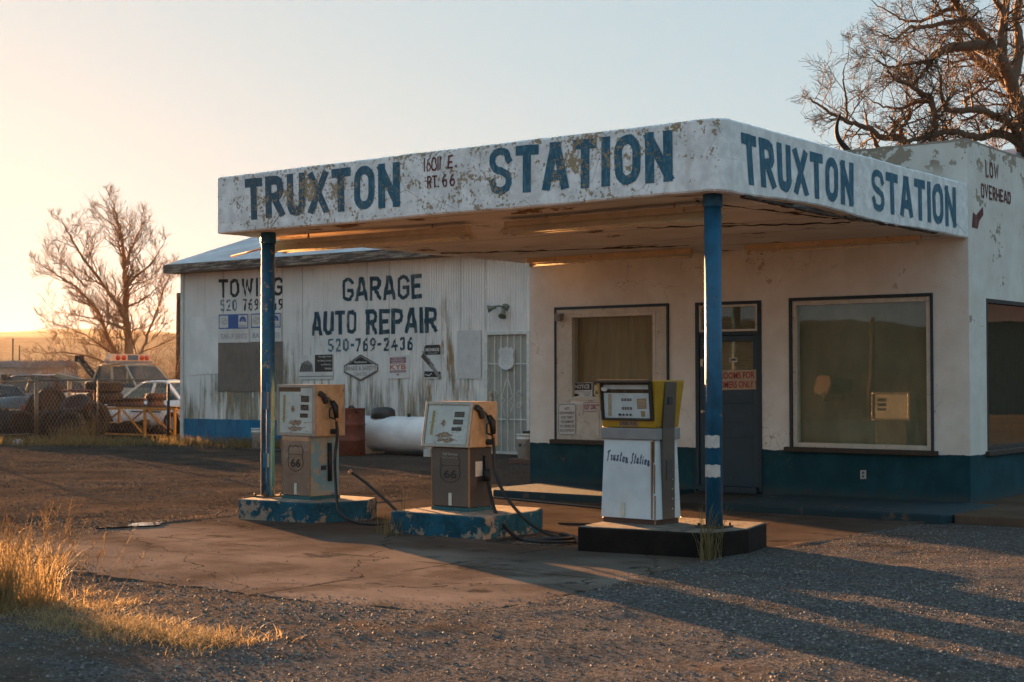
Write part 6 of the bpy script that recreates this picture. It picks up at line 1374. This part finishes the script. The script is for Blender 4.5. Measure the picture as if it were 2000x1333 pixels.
RT = [([(2040, 420), (2012, 300), (1994, 215), (1960, 130), (1925, 94), (1890, 92), (1860, 92), (1842, 100), (1826, 106)], .16, .07, 0, -1.5),
      ([(2005, 245), (1985, 190), (1960, 155), (1925, 128), (1895, 103), (1882, 92)], .13, .08, .6, 1.0),
      ([(1957, 125), (1957, 90), (1960, 50), (1966, 0), (1972, -60)], .12, .06, 0, .5),
      ([(1950, 118), (1932, 80), (1912, 60), (1892, 42), (1875, 18), (1862, 0), (1845, -30)], .09, .05, .2, -.8),
      ([(2012, 320), (1995, 285), (1982, 250), (1960, 234), (1937, 225), (1910, 215), (1875, 215), (1850, 214), (1840, 190), (1836, 150)], .11, .03, -.5, -1.8),
      ([(2018, 340), (1997, 295), (1980, 274), (1950, 261), (1930, 264), (1912, 270), (1890, 265), (1857, 257), (1825, 262), (1800, 270), (1775, 275)], .10, .04, -.4, -2.),
      ([(1822, 300), (1821, 277), (1825, 245), (1819, 197), (1800, 182), (1782, 170), (1750, 155), (1735, 140)], .085, .025, -1.6, -2.2),
      ([(1790, 320), (1770, 283), (1755, 270), (1725, 270), (1695, 250), (1662, 240), (1630, 225), (1605, 208), (1580, 192)], .085, .015, -.8, -2.4),
      ([(1760, 270), (1762, 250), (1777, 225), (1772, 195), (1770, 170)], .05, .015, -1, -1.4),
      ([(1717, 295), (1707, 270), (1695, 245), (1690, 215)], .05, .012, -1, -1.2),
      ([(1655, 240), (1652, 187), (1648, 150), (1658, 100)], .03, .006, -1.8, -2.),
      ([(1895, 45), (1862, 42), (1812, 52), (1775, 55), (1750, 75), (1725, 67)], .06, .015, 0, -1.5),
      ([(1870, 15), (1850, 20), (1812, 37), (1775, 42), (1750, 32), (1707, 7)], .05, .012, -.4, .8),
      ([(1820, 122), (1800, 145), (1787, 162), (1780, 172)], .035, .02, -1.4, -1.6),
      ([(1822, 118), (1800, 122), (1775, 125), (1737, 132), (1700, 112)], .05, .012, -1.5, -2.4),
      ([(1820, 197), (1787, 200), (1762, 212), (1732, 210), (1700, 195)], .05, .012, -1.6, -1.),
      ([(1888, 214), (1885, 195), (1905, 182), (1925, 172), (1955, 150)], .035, .02, -1, .3),
      ([(1975, 175), (1990, 100), (1985, 40), (1995, -40)], .12, .06, .5, 1.5), ([(1960, 20), (1935, -10), (1905, -40)], .06, .03, .4, 0)]
DT = 30.
gt0 = atd(2062, 800, DT); gt0.z = G
limb_tree('bare_tree', 'huge bare brown tree rising behind the station parapet', RT, DT, (.34, .2), M_BARK, 11, .85, 2, 6, .12, [gt0, atd(2060, 640, DT), atd(2048, 500, DT), atd(2040, 420, DT)], 0, .0042, .20)
# sawn-off dark limb standing up over the canopy edge
o_ = [t for t in bpy.data.objects if t.name == 'bare_tree'][0]
tw = Twigs(); tw.tube(smooth_path([atd(x, y, DT-3) for x, y in ((1672, 330), (1657, 297), (1638, 272), (1634, 248), (1641, 223))], 6), .075, .02, 8); tw.build('dead_limb', plain('dead_wood', (.02, .014, .012), .8), o_)
LT = [([(253, 708), (250, 660), (245, 619), (246, 563), (242, 522), (239, 473), (227, 421), (219, 392)], .17, .02, 0, .6),
      ([(247, 625), (232, 600), (219, 579), (182, 530), (158, 498), (134, 457), (122, 433)], .09, .015, 0, -1.2),
      ([(250, 735), (239, 708), (211, 660), (190, 607), (154, 567), (113, 538), (81, 518)], .11, .015, 0, 1.0),
      ([(246, 563), (267, 538), (292, 518), (316, 482)], .07, .012, 0, -.8), ([(255, 700), (275, 690), (292, 644), (308, 603), (324, 554), (340, 534)], .07, .012, 0, 1.2),
      ([(242, 522), (263, 473), (280, 433)], .05, .012, .2, .9), ([(236, 470), (222, 440), (200, 425)], .04, .01, .3, -.5), ([(247, 644), (203, 627), (142, 615)], .06, .01, 0, -1.5),
      ([(240, 720), (227, 696), (190, 670), (162, 652), (95, 627)], .06, .01, 0, .4), ([(250, 735), (200, 705), (140, 690), (85, 690)], .05, .01, 0, -1.), ([(165, 560), (140, 530), (120, 505)], .04, .01, .5, 1.2), ([(246, 600), (280, 585), (310, 560)], .05, .01, .2, .6)]
gl = atd(254, 800, 56.); gl.z = G
limb_tree('bare_tree', 'delicate bare tree glowing in the low sun beyond the yard fence', LT, 56., (.24, .18), M_BARKL, 5, 1.25, 2, 6, .5, [gl, atd(254, 770, 56.), atd(253, 735, 56.), atd(253, 706, 56.)], 0, .0052, .2)
# low scrub thickets around the tree, dry brush over the fields
q = random.Random(17)
def thicket(x, y, d, w, h, label, n=26):
    tw = Twigs(); b = atd(x, 737+1.566*FPX/d, d); b.z = G
    for k in range(n):
        a = q.uniform(0, 6.28); r_ = q.uniform(0, w*.35); grow(tw, b+Vector((r_*math.cos(a), r_*math.sin(a), 0)), Vector((math.cos(a)*.6, math.sin(a)*.6, 1)), h*q.uniform(.5, .9), .012, 2, q, .1, .8, 4, .007)
    tag(tw.build('scrub_bush', M_BARKL), label, 'bush', 'leafless scrub bushes beyond the yard')
for x, y, d, w, h, lab in ((105, 700, 62, 4, 2.3, 'twiggy bush left of the glowing bare tree'), (165, 700, 66, 4, 2.5, 'twiggy bush directly behind the tow boom'), (310, 690, 60, 4, 2.8, 'twiggy bush behind the amber light bar'), (345, 690, 70, 4, 3.2, 'tall twiggy bush against the left end of the garage'), (210, 690, 72, 4, 2.6, 'twiggy bush behind the trunk of the glowing tree')): thicket(x, y, d, w, h, lab)
def blades(pts, hmin, hmax, wid, lean, q, dirs=None):
    """curved tapering blades as arrays: pts Nx2 or Nx3"""
    n = len(pts); rs = np.random.RandomState(q); P = np.array(pts, float)
    if P.shape[1] == 2: P = np.concatenate([P, np.full((n, 1), G)], 1)
    h = rs.uniform(hmin, hmax, n); az = rs.uniform(0, 2*np.pi, n) if dirs is None else dirs+rs.normal(0, .6, n); le = np.abs(rs.normal(lean, lean*.5, n))*h
    d = np.stack([np.cos(az), np.sin(az), 0*az], -1); s_ = np.stack([-np.sin(az+rs.normal(0, .8, n)), np.cos(az), 0*az], -1); w = (wid*rs.uniform(.6, 1.4, n))[:, None]
    up_ = np.array([0, 0, 1.])
    m1 = P+d*(le*.25)[:, None]+up_*(h*.5)[:, None]; m2 = P+d*(le*.65)[:, None]+up_*(h*.85)[:, None]; tip = P+d*le[:, None]*1.05+up_*(h*.98)[:, None]
    V = np.stack([P-s_*w, P+s_*w, m1+s_*w*.8, m1-s_*w*.8, m2+s_*w*.5, m2-s_*w*.5, tip+s_*w*.1, tip-s_*w*.1], 1).reshape(-1, 3)
    o = np.arange(n)[:, None]*8; F = np.concatenate([o+np.array([[0, 1, 2, 3]]), o+np.array([[3, 2, 4, 5]]), o+np.array([[5, 4, 6, 7]])], 0)
    return V, F
def m_straw(name, a, b):
    t = NT(name); p = t.pos(); c = t.mix(t.step(t.noise(p, 9, 4), .3, .7), a, b); t.fin(c, .6, 0, None, .3)
    tr = t.n('ShaderNodeBsdfTranslucent', {'Color': c}); mx = t.n('ShaderNodeMixShader', {0: .45, 1: t.bsdf.outputs[0], 2: tr.outputs[0]}); t.set(t.out.inputs['Surface'], mx.outputs[0]); return t.m
M_STRAW = m_straw('dry_straw', (.30, .20, .085), (.46, .34, .17)); M_STRAW2 = m_straw('dull_straw', (.16, .12, .05), (.30, .22, .10)); M_BRUSH = m_straw('field_brush', (.12, .07, .035), (.26, .16, .07))
def stuff(o, label): o['label'] = label; o['kind'] = 'stuff'; return o
rs = np.random.RandomState(8)
# fields beyond the yard
pts = []
for k in range(1500):
    d = 48*(420/48)**rs.rand(); x = rs.uniform(-420, 380); b = atd(x, 737, d); n = 10
    pts.append(np.stack([b.x+rs.normal(0, .35, n), b.y+rs.normal(0, .35, n), np.full(n, G)], -1))
V, F = blades(np.concatenate(pts), .35, 1.15, .018, .5, 3); stuff(big('field_brush', V, F, M_BRUSH), 'dry brown brush covering the fields beyond the yard')
# straw verge along the fence foot and the garage
def scatter_line(pl, wid, per_m, seed):
    r_ = np.random.RandomState(seed); o = []
    for a, b in zip(pl[:-1], pl[1:]):
        a, b = np.array(a), np.array(b); L_ = np.linalg.norm(b-a); n = int(L_*per_m); u = r_.rand(n, 1); nn = np.array([-(b-a)[1], (b-a)[0]])/L_; cl = .5+.5*np.sin(u*L_*2.1+seed)*np.sin(u*L_*5.3)
        keep = r_.rand(n, 1) < .35+.65*cl; p_ = a+(b-a)*u+nn*r_.normal(0, wid, (n, 1)); o.append(p_[keep[:, 0]])
    return np.concatenate(o)
vp = scatter_line([(-27.5, 4.0), (-24.5, 4.1), (-22.2, 5.8), (-20.8, 6.5), (-18.2, 6.6), (-16.4, 6.6)], .42, 750, 4)
V, F = blades(vp, .05, .26, .006, .6, 5); stuff(big('dry_grass', V, F, M_STRAW2), 'dry grass verge along the fence and the garage foot')
# foreground clump, lit by the sun, and its trampled straw tail
cl = []
for k in range(60):
    u = rs.rand(); c = np.array([-3.0, -11.6])*(1-u)+np.array([-2.52, -10.98])*u+rs.normal(0, .19, 2); cl.append(c+rs.normal(0, .06, (55, 2)))
V, F = blades(np.concatenate(cl), .10, .50, .0021, .55, 9); stuff(big('dry_grass', V, F, M_STRAW), 'tall golden dry grass at the left front of the forecourt')
tl = []
for k in range(150):
    u = rs.rand()**1.3; c = np.array([-2.75, -11.2])*(1-u)+np.array([-.15, -11.3])*u+rs.normal(0, .24, 2)*(1-.45*u); tl.append(c+rs.normal(0, .08, (60, 2)))
V, F = blades(np.concatenate(tl), .015, .08, .0019, 1.8, 10); stuff(big('dry_grass', V, F, M_STRAW), 'low trampled straw trailing across the gravel')
# seed-headed stalks standing out of the clump
q = random.Random(2)
tw = Twigs()
for k in range(60):
    b = Vector((q.uniform(-3.1, -1.9), q.uniform(-11.5, -10.7), G)); h = q.uniform(.35, .72); d = Vector((q.gauss(0, .22), q.gauss(0, .22), 1)); pts = [b+d*h*u+Vector((.1*u*u, .02*u, 0)) for u in np.linspace(0, 1, 6)]; tw.tube(pts, .0028, .0014, 3)
    for m in range(14): e = pts[3].lerp(pts[5], q.random()); tw.tube([e, e+Vector((q.gauss(0, .02), q.gauss(0, .02), q.uniform(.01, .05)))], .0022, .0012, 3)
tw.build('dry_stalk', M_STRAW); stuff(bpy.data.objects['dry_stalk'], 'seed headed dry stalks in the golden grass')
def tuft(x, y, z, n, h, spread, label, seed):
    r_ = np.random.RandomState(seed); P = np.concatenate([r_.normal(0, spread, (n, 2))+np.array([x, y]), np.full((n, 1), z)], 1); V, F = blades(P, h*.35, h, .0032, .32, seed); tag(big('grass_tuft', V, F, M_STRAW2), label, 'grass tuft')
tuft(-.06, -5.98, G, 90, .52, .06, 'dry grass tuft at the right front corner of the dark island', 1)
tuft(-3.62, -6.06, G, 60, .26, .07, 'dry grass tuft at the left corner of the middle blue island', 2)
tuft(-3.55, -5.9, TOP, 6, .36, .03, 'few straw stalks on the left end of the middle blue island', 7)
for k, (px, y, lab) in enumerate(((118, 5.5, 'pale dry weed in front of the tyre heap'), (150, 5.7, 'golden dry weed at the right foot of the tyre heap'), (174, 5.7, 'dull green weed by the left leg of the orange frame'))): tuft(YY(px, y), y, G, 160, .5+.1*k, .14, lab, 20+k)

# ------------------------------------------------------------------ loose gravel: real little stones
def stones(n, x0, x1, y0, y1, rmin, rmax, seed, keep=None):
    r_ = np.random.RandomState(seed); x = r_.uniform(x0, x1, n); y = r_.uniform(y0, y1, n)
    dx, dy = x-EYE.x, y-EYE.y; w = dx*_f.x+dy*_f.y; u = (dx*CR.x+dy*CR.y)/w; k = (np.abs(u) < .38) & (w > 6.8)
    if keep is not None: k &= keep(x, y, r_)
    x, y = x[k], y[k]; n = len(x); r = rmin*(rmax/rmin)**(r_.rand(n)**2.2)
    base = np.array([[1, 0, 0], [0, 1, 0], [-1, 0, 0], [0, -1, 0], [0, 0, 1], [0, 0, -1]], float); jit = r_.uniform(.6, 1.25, (n, 6, 3))
    th = r_.uniform(0, 6.28, n); c, s_ = np.cos(th), np.sin(th); B = base[None]*jit*np.array([1.15, .85, .6]); B = B+r_.uniform(-.25, .25, (n, 6, 3))
    V = np.stack([B[..., 0]*c[:, None]-B[..., 1]*s_[:, None], B[..., 0]*s_[:, None]+B[..., 1]*c[:, None], B[..., 2]], -1)*r[:, None, None]
    hz = np.where(in_poly(x, y, PADP), .004, relief(x, y)*.9+.004); V += np.stack([x, y, G+hz+r*.1], -1)[:, None, :]
    F = np.array([[0, 1, 4], [1, 2, 4], [2, 3, 4], [3, 0, 4], [1, 0, 5], [2, 1, 5], [3, 2, 5], [0, 3, 5]]); return V.reshape(-1, 3), (np.arange(n)[:, None, None]*6+F[None]).reshape(-1, 3)
t = NT('gravel_stones'); p = t.pos(); wn_ = t.sep(t.n('ShaderNodeTexWhiteNoise', {'Vector': t.n('ShaderNodeVectorMath', {0: p, 1: (.02, .02, .5)}, operation='SNAP').outputs[0]}).outputs['Color'])
xy_ = t.sep(p); dm_ = t.math('MULTIPLY', t.step(xy_[0], -5.6, -6.8), t.step(xy_[1], -8.4, -6.8))  # stones of the west drive take the same painted self-shade
sc_ = t.mix(t.math('POWER', wn_[0], 2.0), t.mix(wn_[1], (.040, .036, .034), (.10, .065, .042)), (.36, .315, .275))
M_STONE = t.fin(t.mix(t.math('MULTIPLY', dm_, .65), sc_, (.018, .014, .011)), .8, 0, None, .2)
clumpy = lambda x, y, r_: ~in_poly(x, y, PADP) & (y < -1.8) & (r_.rand(len(x)) < .45+.55*(relief(x*.6+3, y*.6) > 0))
V, F = stones(150000, -8, 5.5, -13.8, -6.2, .0035, .0145, 5, clumpy); V2, F2 = stones(60000, -.2, 5.5, -9, -1.8, .003, .0105, 6, clumpy)
_cp = np.mean(PADP, 0); PADS = [tuple(_cp+(np.array(p_)-_cp)*.90) for p_ in PADP]
V4, F4 = stones(70000, -22, -6.2, -7.5, 6.2, .006, .017, 9, lambda x, y, r_: (r_.rand(len(x)) < .35+.65*(relief(x*.5+1, y*.9) > 0)) & ~in_poly(x, y, PADP))
V5, F5 = stones(16000, -6.6, .3, -9.9, -6.0, .004, .012, 12, lambda x, y, r_: in_poly(x, y, PADP) & ~in_poly(x, y, PADS) & (r_.rand(len(x)) < .5+.5*np.sin(x*3+1)*np.sin(y*4+x)))
V3, F3 = stones(2500, -6.5, .2, -9.7, -6.2, .003, .009, 7, lambda x, y, r_: in_poly(x, y, PADP) & (r_.rand(len(x)) < np.clip((-y-7.)/3, .08, 1)))
stuff(big('gravel', np.concatenate([V, V2, V3, V4, V5]), np.concatenate([F, F2+len(V), F3+len(V)+len(V2), F4+len(V)+len(V2)+len(V3), F5+len(V)+len(V2)+len(V3)+len(V4)]), M_STONE), 'loose grey and tan gravel stones')

# ------------------------------------------------------------------ far things
M_POLE = plain('old_pole_wood', (.07, .045, .03), .9)
def pole(px, d, top_py, label, arm=True):
    b = atd(px, 737, d); b.z = G; zt = (EYE.z-(top_py-737)/FPX*d); t_ = thing('utility_pole', label, 'utility pole', tuple(b), 0, 'wooden utility poles')
    MB().tube([b, (b.x, b.y, zt)], [.15, .10], 10).build('shaft', M_POLE, t_)
    if arm:
        v = Vector((.8, -.6, 0))
        bar(Vector((b.x, b.y, zt-.25))-v*1.1, Vector((b.x, b.y, zt-.25))+v*.25, .10, .09).build('cross_arm', M_POLE, t_)
pole(349, 62, 571, 'wooden utility pole beside the left end of the garage'); pole(25, 210, 660, 'small far utility pole above the distant mobile home', False); pole(38, 230, 673, 'shorter far utility pole right of the other distant one', False)
def house(px, d, w, h, dp, label, wall, ang=0.65):
    b = atd(px, 737, d); b.z = G; t_ = thing('mobile_home', label, 'house', tuple(b), ang); L = dict(local=True)
    MB().box((0, 0, h/2), (w, dp, h)).build('wall', wall, t_, **L)
    MB().prism([(-dp/2-.3, h), (dp/2+.3, h), (0, h+.7)], -w/2-.3, w/2+.3, Matrix(((0, 0, 1, 0), (1, 0, 0, 0), (0, 1, 0, .001), (0, 0, 0, 1)))).build('roof', plain('brown_grey_roof', (.12, .10, .09), .8), t_, **L)
    for x in (-w*.3, 0, w*.28): MB().box((x, -dp/2-.01, h*.55), (1.1, .04, 1.0)).build('window', plain('far_window', (.05, .045, .04), .2), t_, **L)
house(30, 150, 11, 2.6, 5, 'pale mobile home far off beyond the fields', plain('pale_siding', (.42, .36, .32), .7))
# the other side of the road, seen only as reflections in the station windows
def refl(px, py, d): v = ray(px, py); return Vector((EYE.x, -EYE.y, EYE.z))+Vector((v.x, -v.y, v.z))*d
b = refl(1697, 737, 75); b.z = G; t_ = thing('utility_pole', 'wooden utility pole across the road mirrored in the large station window', 'utility pole', tuple(b), 0, 'wooden utility poles')
MB().tube([b, (b.x+.3, b.y, 4.4)], [.16, .11], 10).build('shaft', M_POLE, t_)
b = refl(1628, 737, 100); b.z = G; t_ = thing('rusty_van', 'rusty van body across the road mirrored in the large station window', 'van', tuple(b), .9); M_ = plain('rusty_van_paint', (.09, .055, .035), .7, vs=2)
MB().box((0, 0, .95), (3.2, 1.7, 1.1)).build('body', M_, t_, bevel=.1, local=True); MB().box((-1.9, 0, .75), (.9, 1.6, .7)).build('bonnet', M_, t_, bevel=.1, local=True)
for sx in (-1.5, 1.0):
    for sy in (-.8, .8): MB().tube([(sx, sy-.1, .33), (sx, sy+.1, .33)], .33, 16).build('wheel', M_TYRE, t_, local=True)
b = thing('long_barn', 'long dark barn east of the station mirrored in the side window', 'barn', (17, 48, G), R(-20))
MB().box((0, 0, 1.9), (22, 7, 3.8)).build('wall', plain('dark_barn_boards', (.06, .045, .03), .9, vs=2), b, local=True); MB().prism([(-4, 3.8), (4, 3.8), (0, 5.0)], -11.5, 11.5, Matrix(((0, 0, 1, 0), (1, 0, 0, 0), (0, 1, 0, .001), (0, 0, 0, 1)))).build('roof', plain('rusty_roof', (.2, .1, .06), .7), b, local=True)
# warm evening air
t = NT('evening_haze'); t.t.nodes.remove(t.bsdf); pv = t.n('ShaderNodeVolumePrincipled', {'Color': (.95, .88, .80), 'Density': .000018, 'Anisotropy': .6}); t.t.links.new(pv.outputs[0], t.out.inputs['Volume'])
hz = MB().bx(-3600, 3600, -3600, 3600, G-14, 112).build('haze', t.m); stuff(hz, 'warm low evening haze')
